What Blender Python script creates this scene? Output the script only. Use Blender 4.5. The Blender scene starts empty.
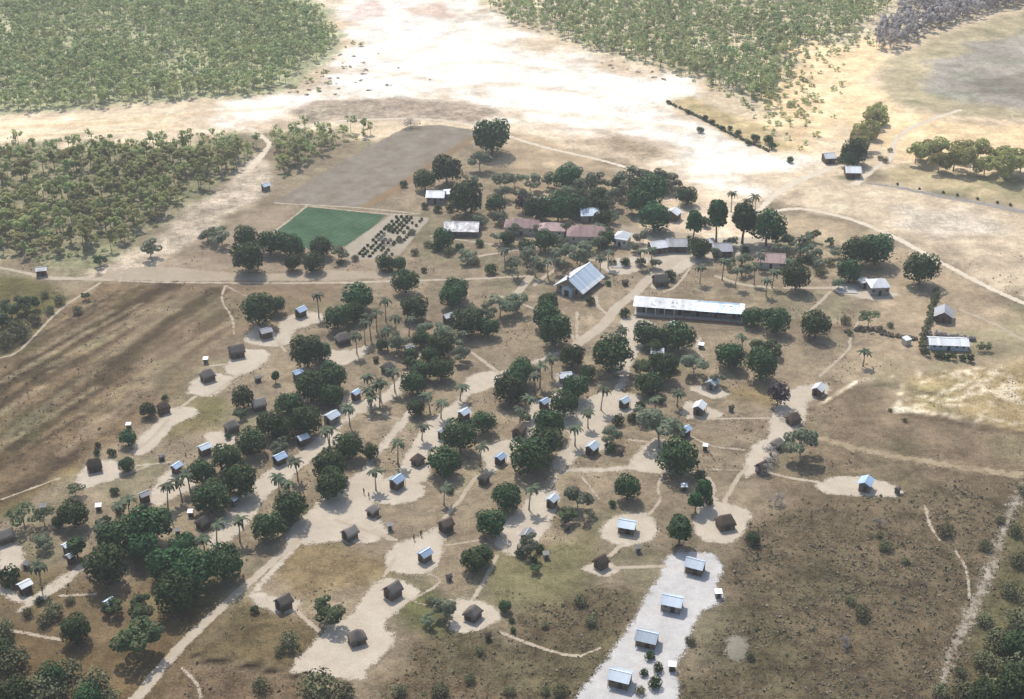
import bpy, math, random
import numpy as np
from mathutils import Vector

random.seed(7)
RNG = np.random.default_rng(7)
R = math.radians
SC = bpy.context.scene
COL = SC.collection

# ------------------------------------------------------------------ camera
IMW, IMH = 1024, 699
LENS = 50.0
FPX = IMW * LENS / 36.0
PITCH = math.atan(770.0 / FPX)
CAM_H = 188.0
KS = math.cos(PITCH) / CAM_H           # pixels per metre per pixel below the horizon
Y_HOR = IMH / 2 - 770.0
cam_d = bpy.data.cameras.new('camera')
cam_d.lens = LENS
cam_d.sensor_width = 36.0
cam_d.clip_start = 1.0
cam_d.clip_end = 12000.0
cam = bpy.data.objects.new('camera', cam_d)
COL.objects.link(cam)
cam.location = (0, 0, CAM_H)
cam.rotation_euler = (math.pi / 2 - PITCH, 0, 0)
SC.camera = cam

# ------------------------------------------------------------------ light
SUN_AZ = R(-19)
SUN_EL = R(55)
w = bpy.data.worlds.new('World')
SC.world = w
w.use_nodes = True
nt = w.node_tree
bg = nt.nodes['Background']
sky = nt.nodes.new('ShaderNodeTexSky')
sky.sky_type = 'NISHITA'
sky.sun_disc = False
sky.sun_elevation = SUN_EL
sky.sun_rotation = SUN_AZ
sky.air_density = 1.3
sky.dust_density = 2.0
nt.links.new(sky.outputs[0], bg.inputs[0])
bg.inputs[1].default_value = 0.135
sun_d = bpy.data.lights.new('sun', 'SUN')
sun_d.energy = 3.7
sun_d.angle = R(0.5)
sun_d.color = (1.0, 0.955, 0.88)
sun = bpy.data.objects.new('sun', sun_d)
COL.objects.link(sun)
sdir = Vector((math.sin(SUN_AZ) * math.cos(SUN_EL), math.cos(SUN_AZ) * math.cos(SUN_EL), math.sin(SUN_EL)))
sun.rotation_euler = sdir.to_track_quat('Z', 'Y').to_euler()
sun.location = sdir * 600
SC.view_settings.view_transform = 'Standard'
SC.view_settings.look = 'None'
SC.view_settings.gamma = 1.0
SC.view_settings.use_curve_mapping = False
SC.view_settings.exposure = 0.14
HAZE = 0.00025
SC.cycles.max_bounces = 6
SC.cycles.transparent_max_bounces = 12
SC.cycles.volume_bounces = 0

# ------------------------------------------------------------------ helpers
def P(px, py):
    """where the ray through a photograph pixel meets the ground"""
    u = (px - IMW / 2) / FPX
    v = (py - IMH / 2) / FPX
    t = CAM_H / (math.sin(PITCH) + v * math.cos(PITCH))
    return (t * u, t * (math.cos(PITCH) - v * math.sin(PITCH)))

def S(py):
    """pixels per metre on the ground at that picture row"""
    return KS * (py - Y_HOR)

def PP(pts):
    return np.array([P(a, b) for a, b in pts], float)

def tag(o, label=None, cat=None, group=None, kind=None):
    if label: o['label'] = label
    if cat: o['category'] = cat
    if group: o['group'] = group
    if kind: o['kind'] = kind
    return o

def link(name, me, parent=None):
    o = bpy.data.objects.new(name, me)
    COL.objects.link(o)
    if parent is not None: o.parent = parent
    return o

def empty(name, loc, rz=0.0, sc=None):
    o = bpy.data.objects.new(name, None)
    o.empty_display_size = 0.5
    COL.objects.link(o)
    o.location = (loc[0], loc[1], loc[2] if len(loc) > 2 else 0.0)
    o.rotation_euler = (0, 0, rz)
    if sc is not None: o.scale = sc
    return o

class MB:
    def __init__(s): s.v = []; s.f = []
    def add(s, vs, fs):
        n = len(s.v); s.v += [tuple(p) for p in vs]; s.f += [tuple(i + n for i in f) for f in fs]
    def box(s, x0, x1, y0, y1, z0, z1):
        s.add([(x0,y0,z0),(x1,y0,z0),(x1,y1,z0),(x0,y1,z0),(x0,y0,z1),(x1,y0,z1),(x1,y1,z1),(x0,y1,z1)],
              [(0,3,2,1),(4,5,6,7),(0,1,5,4),(1,2,6,5),(2,3,7,6),(3,0,4,7)])
    def slab(s, quad, t):
        """a sheet with thickness t under a four-cornered top face"""
        q = [Vector(p) for p in quad]
        n = (q[1] - q[0]).cross(q[2] - q[0]).normalized() * t
        b = [p - n for p in q]
        s.add(q + b, [(0,1,2,3),(7,6,5,4),(0,4,5,1),(1,5,6,2),(2,6,7,3),(3,7,4,0)])
    def tube(s, pts, rad, n=6, cap=True):
        base = len(s.v); m = len(pts)
        pts = [Vector(p) for p in pts]
        for i, p in enumerate(pts):
            d = (pts[min(i + 1, m - 1)] - pts[max(i - 1, 0)]).normalized()
            a = d.orthogonal().normalized() if abs(d.z) < 0.95 else Vector((1, 0, 0))
            a = (a - d * a.dot(d)).normalized(); b = d.cross(a)
            for k in range(n):
                t = 2 * math.pi * k / n
                s.v.append(tuple(p + (a * math.cos(t) + b * math.sin(t)) * rad[i]))
        for i in range(m - 1):
            for k in range(n):
                k2 = (k + 1) % n
                s.f.append((base + i*n + k, base + i*n + k2, base + (i+1)*n + k2, base + (i+1)*n + k))
        if cap:
            s.f.append(tuple(base + k for k in reversed(range(n))))
            s.f.append(tuple(base + (m-1)*n + k for k in range(n)))
    def mesh(s, name, mat, smooth=False):
        me = bpy.data.meshes.new(name)
        me.from_pydata(s.v, [], s.f)
        me.materials.append(mat)
        if smooth: me.polygons.foreach_set('use_smooth', [True] * len(me.polygons))
        me.update()
        return me
    def build(s, name, mat, parent=None, smooth=False):
        return link(name, s.mesh(name, mat, smooth), parent)

def np_mesh(name, V, F, mat):
    """mesh from numpy arrays; F is (n,4) or (n,3)"""
    me = bpy.data.meshes.new(name)
    k = F.shape[1]
    me.vertices.add(len(V)); me.vertices.foreach_set('co', V.astype(np.float32).ravel())
    me.loops.add(F.size); me.loops.foreach_set('vertex_index', F.astype(np.int32).ravel())
    me.polygons.add(len(F))
    me.polygons.foreach_set('loop_start', (np.arange(len(F)) * k).astype(np.int32))
    me.polygons.foreach_set('loop_total', np.full(len(F), k, np.int32))
    me.materials.append(mat)
    me.update(calc_edges=True)
    return me

# --------------------------------------------------------- numpy noise / sdf
def vnoise(x, y, seed=0):
    xi = np.floor(x).astype(np.int64); yi = np.floor(y).astype(np.int64)
    fx = x - xi; fy = y - yi
    fx = fx * fx * (3 - 2 * fx); fy = fy * fy * (3 - 2 * fy)
    def h(a, b):
        n = (a * 374761393 + b * 668265263 + seed * 974634777) & 0x7fffffff
        n = ((n ^ (n >> 13)) * 1274126177) & 0x7fffffff
        return ((n ^ (n >> 16)) & 0xffff) / 65535.0
    return (h(xi, yi) * (1-fx) + h(xi+1, yi) * fx) * (1-fy) + (h(xi, yi+1) * (1-fx) + h(xi+1, yi+1) * fx) * fy

def fbm(x, y, sc, seed=0, oct=4):
    a = 0.0; amp = 0.5; tot = 0
    for i in range(oct):
        a = a + amp * vnoise(x / sc + 17 * i, y / sc - 31 * i, seed + i); tot += amp
        amp *= 0.55; sc *= 0.5
    return a / tot

def seg_dist(X, Y, a, b):
    d = b - a; L = d.dot(d) + 1e-9
    t = np.clip(((X - a[0]) * d[0] + (Y - a[1]) * d[1]) / L, 0, 1)
    return np.hypot(X - a[0] - t * d[0], Y - a[1] - t * d[1]), t

def sdf_poly(X, Y, pts):
    """signed distance, positive inside"""
    D = np.full(X.shape, 1e9); ins = np.zeros(X.shape, bool); n = len(pts)
    for i in range(n):
        a, b = pts[i], pts[(i + 1) % n]
        D = np.minimum(D, seg_dist(X, Y, a, b)[0])
        c = ((a[1] > Y) != (b[1] > Y)) & (X < (b[0] - a[0]) * (Y - a[1]) / (b[1] - a[1] + 1e-12) + a[0])
        ins ^= c
    return np.where(ins, D, -D)

def sdf_line(X, Y, pts, hw):
    """hw: half widths in metres at each point"""
    D = np.full(X.shape, -1e9)
    for i in range(len(pts) - 1):
        d, t = seg_dist(X, Y, pts[i], pts[i + 1])
        D = np.maximum(D, hw[i] * (1 - t) + hw[i + 1] * t - d)
    return D

def smooth_closed(pts, n=5):
    out = []; m = len(pts)
    for i in range(m):
        p0, p1, p2, p3 = (pts[(i + k - 1) % m] for k in range(4))
        for j in range(n):
            t = j / n
            out.append(0.5 * ((2*p1) + (-p0+p2)*t + (2*p0-5*p1+4*p2-p3)*t*t + (-p0+3*p1-3*p2+p3)*t**3))
    return np.array(out)

def smooth_open(pts, n=5):
    q = np.vstack([2*pts[0]-pts[1], pts, 2*pts[-1]-pts[-2]]); out = []
    for i in range(len(pts) - 1):
        p0, p1, p2, p3 = q[i], q[i+1], q[i+2], q[i+3]
        for j in range(n):
            t = j / n
            out.append(0.5 * ((2*p1) + (-p0+p2)*t + (2*p0-5*p1+4*p2-p3)*t*t + (-p0+3*p1-3*p2+p3)*t**3))
    out.append(pts[-1])
    return np.array(out)

def sstep(a, b, x):
    t = np.clip((x - a) / (b - a), 0, 1)
    return t * t * (3 - 2 * t)

# ------------------------------------------------------------------ materials
def new_mat(name):
    m = bpy.data.materials.new(name); m.use_nodes = True
    n = m.node_tree.nodes; l = m.node_tree.links
    return m, n, l, n['Principled BSDF']

def nd(n, typ, **kw):
    x = n.new(typ)
    for k, v in kw.items(): setattr(x, k, v)
    return x

def mixc(n, l, fac, a, b, blend='MIX'):
    x = nd(n, 'ShaderNodeMix', data_type='RGBA', blend_type=blend)
    for sock, v in ((x.inputs[0], fac), (x.inputs[6], a), (x.inputs[7], b)):
        if hasattr(v, 'is_output'): l.new(v, sock)
        elif isinstance(v, (int, float)): sock.default_value = v
        else: sock.default_value = (*v, 1)
    return x.outputs[2]

def rng_map(n, l, v, a, b, c, d):
    x = nd(n, 'ShaderNodeMapRange'); l.new(v, x.inputs[0])
    for i, q in enumerate((a, b, c, d)): x.inputs[i + 1].default_value = q
    return x.outputs[0]

def noise(n, l, scale, detail=4, coord=None, rough=0.6):
    x = nd(n, 'ShaderNodeTexNoise'); x.inputs['Scale'].default_value = scale
    x.inputs['Detail'].default_value = detail; x.inputs['Roughness'].default_value = rough
    if coord is not None: l.new(coord, x.inputs['Vector'])
    return x.outputs['Fac']

def mat_leaf(name, dark, light, rough=0.6, spec=0.25, trans=0.0, hue=0.12, rand=True):
    m, n, l, b = new_mat(name)
    geo = nd(n, 'ShaderNodeNewGeometry'); oi = nd(n, 'ShaderNodeObjectInfo')
    tc = nd(n, 'ShaderNodeTexCoord')
    nz = noise(n, l, 0.55, 3, tc.outputs['Object'])
    f = nd(n, 'ShaderNodeMath', operation='MULTIPLY_ADD')
    l.new(geo.outputs['Random Per Island'], f.inputs[0]); f.inputs[1].default_value = 0.55
    sub = rng_map(n, l, nz, 0.35, 0.65, -0.1, 0.5); l.new(sub, f.inputs[2])
    c = mixc(n, l, f.outputs[0], dark, light)
    hs = nd(n, 'ShaderNodeHueSaturation')
    if rand:
        l.new(rng_map(n, l, oi.outputs['Random'], 0, 1, 0.5 - hue * 0.22, 0.5 + hue * 0.07), hs.inputs['Hue'])
        l.new(rng_map(n, l, oi.outputs['Random'], 0, 1, 0.72, 1.3), hs.inputs['Value'])
    else:      # a whole wood in one mesh: neighbouring crowns differ by place instead
        ps = nd(n, 'ShaderNodeNewGeometry'); big = noise(n, l, .11, 3, ps.outputs['Position'])
        l.new(rng_map(n, l, big, .35, .65, .46, .52), hs.inputs['Hue']); l.new(rng_map(n, l, noise(n, l, .2, 2, ps.outputs['Position']), .35, .65, .75, 1.3), hs.inputs['Value'])
    l.new(c, hs.inputs['Color'])
    l.new(hs.outputs[0], b.inputs['Base Color'])
    b.inputs['Roughness'].default_value = rough
    b.inputs['Specular IOR Level'].default_value = spec
    if trans > 0:
        tr = nd(n, 'ShaderNodeBsdfTranslucent'); l.new(hs.outputs[0], tr.inputs[0])
        mx = nd(n, 'ShaderNodeMixShader'); mx.inputs[0].default_value = trans
        l.new(b.outputs[0], mx.inputs[1]); l.new(tr.outputs[0], mx.inputs[2])
        l.new(mx.outputs[0], n['Material Output'].inputs[0])
    return m

def mat_plain(name, a, b_, scale=1.2, rough=0.85, metal=0.0, spec=0.3, stretch=None, rand=0.25, bump=0.0):
    m, n, l, b = new_mat(name)
    tc = nd(n, 'ShaderNodeTexCoord'); co = tc.outputs['Object']
    if stretch:
        mp = nd(n, 'ShaderNodeMapping'); mp.inputs['Scale'].default_value = stretch
        l.new(co, mp.inputs[0]); co = mp.outputs[0]
    nz = noise(n, l, scale, 5, co)
    c = mixc(n, l, rng_map(n, l, nz, 0.35, 0.68, 0, 1), a, b_)
    oi = nd(n, 'ShaderNodeObjectInfo')
    hs = nd(n, 'ShaderNodeHueSaturation')
    l.new(rng_map(n, l, oi.outputs['Random'], 0, 1, 1 - rand, 1 + rand), hs.inputs['Value'])
    l.new(c, hs.inputs['Color']); l.new(hs.outputs[0], b.inputs['Base Color'])
    b.inputs['Roughness'].default_value = rough; b.inputs['Metallic'].default_value = metal
    b.inputs['Specular IOR Level'].default_value = spec
    if bump:
        bp = nd(n, 'ShaderNodeBump'); bp.inputs['Strength'].default_value = bump
        l.new(nz, bp.inputs['Height']); l.new(bp.outputs[0], b.inputs['Normal'])
    return m

def mat_tin(name, base, stain, metal=0.55, rough=0.42, amount=0.5):
    """corrugated sheets: ribs down the slope, dull stains, a change of tone per sheet"""
    m, n, l, b = new_mat(name)
    tc = nd(n, 'ShaderNodeTexCoord'); co = tc.outputs['Object']
    nz = noise(n, l, 0.9, 5, co)
    sx = nd(n, 'ShaderNodeSeparateXYZ'); l.new(co, sx.inputs[0])
    sh = nd(n, 'ShaderNodeMath', operation='SNAP'); l.new(sx.outputs[0], sh.inputs[0]); sh.inputs[1].default_value = 0.82
    wn = nd(n, 'ShaderNodeTexWhiteNoise', noise_dimensions='1D'); l.new(sh.outputs[0], wn.inputs['W'])
    c = mixc(n, l, rng_map(n, l, nz, 0.42, 0.78, 0, amount), base, stain)
    hs = nd(n, 'ShaderNodeHueSaturation')
    oi = nd(n, 'ShaderNodeObjectInfo')
    mu = nd(n, 'ShaderNodeMath', operation='MULTIPLY')
    l.new(rng_map(n, l, wn.outputs['Value'], 0, 1, 0.74, 1.1), mu.inputs[0])
    l.new(rng_map(n, l, oi.outputs['Random'], 0, 1, 0.82, 1.12), mu.inputs[1])
    l.new(mu.outputs[0], hs.inputs['Value']); l.new(c, hs.inputs['Color'])
    l.new(hs.outputs[0], b.inputs['Base Color'])
    b.inputs['Metallic'].default_value = metal
    l.new(rng_map(n, l, nz, 0.3, 0.7, rough - 0.08, rough + 0.2), b.inputs['Roughness'])
    wv = nd(n, 'ShaderNodeTexWave', wave_type='BANDS', bands_direction='X'); wv.inputs['Scale'].default_value = 1.6
    l.new(co, wv.inputs['Vector'])
    bp = nd(n, 'ShaderNodeBump'); bp.inputs['Strength'].default_value = 0.25; bp.inputs['Distance'].default_value = 0.03
    l.new(wv.outputs['Fac'], bp.inputs['Height']); l.new(bp.outputs[0], b.inputs['Normal'])
    return m

M = {}
M['mango'] = mat_leaf('mango_leaves', (0.015, 0.042, 0.018), (0.074, 0.150, 0.052), 0.65, 0.12, 0.12, 0.35)
M['pale_leaf'] = mat_leaf('grey_green_leaves', (0.13, 0.165, 0.11), (0.28, 0.32, 0.21), 0.7, 0.1, 0.4)
M['bright_leaf'] = mat_leaf('bright_green_leaves', (0.05, 0.09, 0.036), (0.125, 0.175, 0.075), 0.6, 0.15, 0.2)
M['wood_leaf'] = mat_leaf('woodland_leaves', (0.28, 0.325, 0.14), (0.50, 0.52, 0.24), 0.75, 0.05, 0.5, 0.25)  # pale foliage, its colour raised further to stand in for glare
M['far_leaf'] = mat_leaf('far_wood_leaves', (0.26, 0.335, 0.15), (0.50, 0.56, 0.27), 0.75, 0.05, 0.45, 0.0, False)  # pale trees, with distant haze and glare brightened into the leaf colour
M['far_twig'] = mat_leaf('far_bare_twigs', (0.44, 0.405, 0.39), (0.62, 0.58, 0.555), 0.8, 0.05, 0.4, 0.0, False)
M['plum_leaf'] = mat_leaf('plum_leaves', (0.035, 0.022, 0.03), (0.07, 0.05, 0.055), 0.6, 0.3)
M['twig'] = mat_leaf('bare_grey_twigs', (0.26, 0.235, 0.225), (0.42, 0.385, 0.37), 0.8, 0.1, 0.25, 0.05)
M['palm'] = mat_leaf('palm_fronds', (0.045, 0.07, 0.038), (0.105, 0.13, 0.07), 0.6, 0.2, 0.15)
M['scrub'] = mat_leaf('dry_scrub', (0.17, 0.14, 0.10), (0.36, 0.30, 0.22), 0.9, 0.05, 0.0, 0.05)
M['greenscrub'] = mat_leaf('green_scrub', (0.095, 0.105, 0.055), (0.22, 0.22, 0.12), 0.9, 0.05, 0.0, 0.1)
M['bark'] = mat_plain('bark', (0.13, 0.10, 0.075), (0.24, 0.20, 0.16), 3, stretch=(1, 1, 0.2))
M['palebark'] = mat_plain('pale_bark', (0.24, 0.21, 0.18), (0.40, 0.36, 0.31), 3, stretch=(1, 1, 0.2))
M['tin_blue'] = mat_tin('sky_tinted_tin_roof', (0.42, 0.55, 0.72), (0.34, 0.38, 0.44), 0.45, 0.4, 0.5)  # zinc sheets; the reflected sky is tinted into this blue base
M['tin_white'] = mat_tin('white_tin_roof', (0.74, 0.76, 0.78), (0.45, 0.44, 0.43), 0.1, 0.5, 0.35)
M['tin_grey'] = mat_tin('grey_tin_roof', (0.38, 0.39, 0.42), (0.26, 0.23, 0.21), 0.35, 0.5, 0.6)
M['tin_pale'] = mat_tin('pale_tin_roof', (0.56, 0.64, 0.72), (0.40, 0.42, 0.45), 0.35, 0.42, 0.45)  # paler zinc, some sky reflection also mixed into the base
M['tin_red'] = mat_tin('faded_red_roof', (0.36, 0.225, 0.215), (0.24, 0.16, 0.15), 0.05, 0.6, 0.7)
M['tin_pink'] = mat_tin('faded_pink_roof', (0.48, 0.33, 0.31), (0.38, 0.25, 0.23), 0.05, 0.6, 0.6)
M['thatch'] = mat_plain('grey_thatch', (0.10, 0.085, 0.075), (0.22, 0.19, 0.165), 2.6, 0.95, 0, 0.05, (3, 3, 0.7), 0.3, 0.8)
M['thatch_brown'] = mat_plain('brown_thatch', (0.085, 0.062, 0.045), (0.17, 0.13, 0.10), 2.6, 0.95, 0, 0.05, (3, 3, 0.7), 0.3, 0.8)
M['thatch_pale'] = mat_plain('bleached_thatch', (0.22, 0.19, 0.16), (0.36, 0.32, 0.28), 2.6, 0.95, 0, 0.05, (3, 3, 0.7), 0.2, 0.8)
M['mud'] = mat_plain('brown_pole_wall', (0.10, 0.075, 0.055), (0.19, 0.145, 0.11), 2.0, 0.95, 0, 0.05, (5, 5, 0.4))
M['greywall'] = mat_plain('grey_board_wall', (0.17, 0.16, 0.15), (0.28, 0.26, 0.245), 1.6, 0.9, 0, 0.1, (4, 4, 0.5))
M['palewall'] = mat_plain('pale_plaster_wall', (0.48, 0.45, 0.40), (0.62, 0.59, 0.53), 0.8, 0.9, 0, 0.1, None, 0.1)
M['stone'] = mat_plain('brown_stone_wall', (0.22, 0.17, 0.13), (0.36, 0.30, 0.24), 2.2, 0.9, 0, 0.1, None, 0.1, 0.4)
M['door'] = mat_plain('dark_door', (0.03, 0.027, 0.025), (0.06, 0.05, 0.045), 2, 0.8)
M['glass'] = mat_plain('dark_window', (0.02, 0.025, 0.03), (0.04, 0.045, 0.05), 2, 0.25)
M['bluepaint'] = mat_plain('pale_blue_paint', (0.40, 0.50, 0.58), (0.50, 0.60, 0.68), 1, 0.6, rand=0.05)
M['whitepaint'] = mat_plain('white_paint', (0.68, 0.67, 0.64), (0.8, 0.79, 0.76), 1, 0.6, rand=0.05)
M['pole'] = mat_plain('timber_pole', (0.10, 0.08, 0.065), (0.20, 0.165, 0.135), 3, 0.9)
M['concrete'] = mat_plain('concrete', (0.40, 0.375, 0.34), (0.52, 0.49, 0.45), 0.7, 0.9, rand=0.08)
M['greytop'] = mat_plain('dull_grey_sheet', (0.17, 0.165, 0.16), (0.28, 0.27, 0.265), 1.2, 0.9)
M['redtrim'] = mat_plain('red_trim', (0.30, 0.09, 0.065), (0.38, 0.13, 0.09), 1, 0.7)
# ------------------------------------------------------------------ ground
def C(r, g, b):
    """display colour 0-255 of a sunlit patch -> base colour"""
    f = lambda c: ((c / 255 + 0.055) / 1.055) ** 2.4 if c > 10 else c / 255 / 12.92
    return np.array([f(r), f(g), f(b)]) * 0.86

ZONES = [  # (display colour, mottle 0..1, edge softness m, outline in photograph pixels)
    ((226, 206, 176), .5, 10, [(-300, -250), (1400, -250), (1400, 178), (870, 176), (760, 200), (560, 150), (300, 130), (-300, 150)]),
    ((122, 106, 80), .6, 12, [(-200, 560), (40, 560), (120, 560), (240, 560), (200, 640), (100, 720), (-200, 760)]),
    # right middle dry field, lower right scrub, lower middle scrub
    ((128, 112, 92), .7, 14, [(880, 400), (1024, 430), (1150, 440), (1150, 560), (1024, 540), (800, 520), (760, 470), (820, 420)]),
    ((106, 94, 74), 1.0, 10, [(735, 545), (800, 500), (880, 500), (1030, 480), (1200, 480), (1200, 800), (690, 800), (690, 640), (720, 600)]),
    ((107, 95, 74), 1.0, 7, [(505, 640), (540, 590), (600, 585), (650, 590), (640, 630), (600, 700), (600, 800), (380, 800), (380, 690), (400, 640), (440, 625)]),
    ((112, 99, 72), .8, 5, [(190, 655), (240, 605), (300, 625), (320, 640), (300, 675), (250, 670)]),
    ((118, 101, 80), .9, 5, [(160, 700), (190, 662), (290, 672), (330, 690), (330, 800), (100, 800)]),
    ((108, 92, 66), .7, 9, [(-200, 640), (0, 640), (110, 640), (200, 610), (150, 690), (100, 800), (-200, 800)]),
    ((133, 117, 88), .7, 6, [(270, 560), (320, 545), (420, 560), (390, 580), (300, 590)]),
    ((100, 95, 68), .9, 8, [(1030, 490), (1010, 540), (985, 610), (955, 700), (960, 800), (1200, 800), (1200, 480)]),
    # left striped field
    ((126, 108, 84), .8, 6, [(-150, 400), (0, 350), (75, 298), (105, 283), (245, 284), (240, 330), (190, 380), (80, 470), (0, 520), (-150, 600)]),
    ((137, 119, 97), .5, 8, [(160, 284), (330, 286), (330, 300), (240, 330), (195, 370), (150, 400), (110, 370)]),
    ((103, 97, 62), .7, 5, [(-150, 275), (0, 275), (45, 285), (60, 300), (30, 350), (0, 360), (-150, 380)]),
    # woodland floor on the left and the pale track beside it
    ((148, 141, 114), .9, 10, [(-200, 140), (0, 140), (130, 142), (262, 140), (255, 170), (170, 225), (110, 270), (0, 265), (-200, 265)]),
    ((194, 180, 160), .85, 5, [(258, 150), (285, 170), (262, 205), (235, 215), (190, 250), (130, 276), (96, 274), (150, 240), (205, 195)]),
    ((158, 142, 122), .4, 6, [(235, 215), (275, 205), (310, 208), (250, 245), (380, 262), (380, 275), (140, 277)]),
    # the pale plain north of the village
    ((222, 202, 176), .5, 12, [(-200, 112), (0, 118), (120, 106), (250, 96), (300, 88), (345, 45), (330, 5), (320, -90), (480, -90), (545, 38), (610, 62), (690, 78), (668, 102), (735, 142), (790, 157), (832, 165), (800, 195), (760, 205), (690, 190), (620, 166), (560, 150), (475, 126), (380, 124), (260, 136), (130, 143), (0, 146), (-200, 150)]),
    ((255, 248, 236), .4, 22, [(200, 112), (300, 92), (350, 50), (340, 10), (335, -80), (470, -80), (490, 10), (545, 45), (610, 68), (680, 80), (660, 105), (720, 140), (780, 162), (740, 188), (690, 170), (620, 140), (560, 120), (500, 118), (470, 100), (330, 100), (240, 125)]),  # bright bare sand, painted whiter still to carry the glare over it
    ((242, 222, 190), .5, 9, [(-200, 122), (0, 122), (130, 112), (210, 108), (170, 130), (0, 140), (-200, 145)]),
    ((180, 164, 146), .9, 5, [(290, 110), (320, 101), (400, 98), (470, 103), (510, 112), (470, 122), (390, 120), (300, 124)]),
    ((174, 157, 132), .8, 7, [(570, 142), (620, 135), (660, 145), (680, 158), (640, 162)]),
    ((232, 212, 202), .5, 6, [(345, 12), (375, 0), (390, 15), (360, 20)]),
    ((226, 202, 186), .5, 6, [(400, 10), (440, 2), (470, 18), (440, 22)]),
    # floor of the far woods
    ((176, 176, 142), .8, 6, [(-300, -200), (290, -200), (300, -5), (330, 10), (345, 45), (300, 88), (250, 97), (120, 106), (0, 116), (-300, 120)]),
    ((214, 200, 172), .8, 8, [(470, -200), (485, 5), (540, 32), (610, 58), (690, 74), (740, 100), (790, 140), (800, 90), (900, 40), (1000, 10), (1100, -20), (1100, -200)]),
    # orange sand and the grey field at the top right
    ((244, 216, 174), .5, 9, [(775, 150), (762, 95), (800, 45), (880, 40), (890, 60), (870, 80), (905, 110), (960, 122), (1040, 122), (1200, 130), (1200, 160), (890, 160), (850, 120), (800, 150)]),
    ((186, 174, 142), .5, 7, [(885, 62), (930, 38), (1000, 15), (1200, -30), (1200, 132), (1024, 120), (960, 115), (905, 108), (872, 82)]),
    ((168, 160, 148), .5, 10, [(940, 60), (985, 42), (1100, 20), (1200, 20), (1200, 112), (1000, 106), (930, 96), (915, 80)]),
    ((138, 130, 118), .5, 7, [(955, 82), (1024, 74), (1200, 78), (1200, 98), (990, 95)]),
    ((206, 186, 142), .6, 4, [(672, 102), (690, 98), (720, 108), (775, 132), (800, 150), (770, 148), (735, 138)]),
    # right plain and the grass behind the far shelter belt
    ((180, 165, 132), .5, 6, [(875, 175), (900, 163), (1024, 182), (1200, 200), (1200, 230), (1024, 208), (900, 187)]),
    ((210, 192, 166), .5, 8, [(770, 200), (830, 172), (870, 180), (1024, 210), (1200, 240), (1200, 330), (1024, 302), (930, 256), (850, 218), (790, 208)]),
    ((216, 204, 186), .7, 9, [(880, 205), (960, 210), (1000, 232), (930, 240)]),
    ((178, 160, 134), .5, 8, [(760, 212), (850, 222), (930, 262), (1024, 310), (1200, 350), (1200, 420), (1024, 430), (890, 400), (830, 370), (880, 300), (840, 250)]),
    ((190, 170, 142), .4, 4, [(490, 166), (512, 134), (540, 138), (628, 168), (560, 172)]),
    ((226, 206, 180), .5, 6, [(650, 195), (700, 188), (770, 205), (760, 250), (640, 252), (630, 230)]),
    ((165, 148, 122), .5, 5, [(505, 170), (630, 172), (650, 200), (520, 200)]),
    # bare scratched patch on the right
    ((178, 158, 120), .75, 5, [(905, 368), (1030, 362), (1150, 370), (1150, 450), (1024, 432), (960, 420), (896, 408)]),
    ((138, 122, 100), .6, 6, [(820, 385), (895, 378), (890, 415), (960, 425), (1024, 440), (1024, 460), (900, 445), (820, 410)]),
    # greener grass between the huts
    ((126, 116, 82), .6, 5, [(170, 412), (215, 395), (230, 400), (200, 430), (160, 440)]),
    ((134, 123, 94), .6, 6, [(490, 560), (540, 545), (600, 575), (560, 592), (500, 600)]),
    ((138, 126, 98), .6, 6, [(560, 520), (610, 505), (610, 545), (570, 560)]),
    ((129, 119, 90), .7, 6, [(520, 552), (600, 545), (600, 562), (520, 566)]),
    ((110, 106, 74), .7, 4, [(400, 610), (430, 590), (450, 610), (440, 630), (410, 632)]),
    ((145, 128, 96), .5, 4, [(700, 385), (770, 385), (775, 405), (710, 402)]),
]
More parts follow.
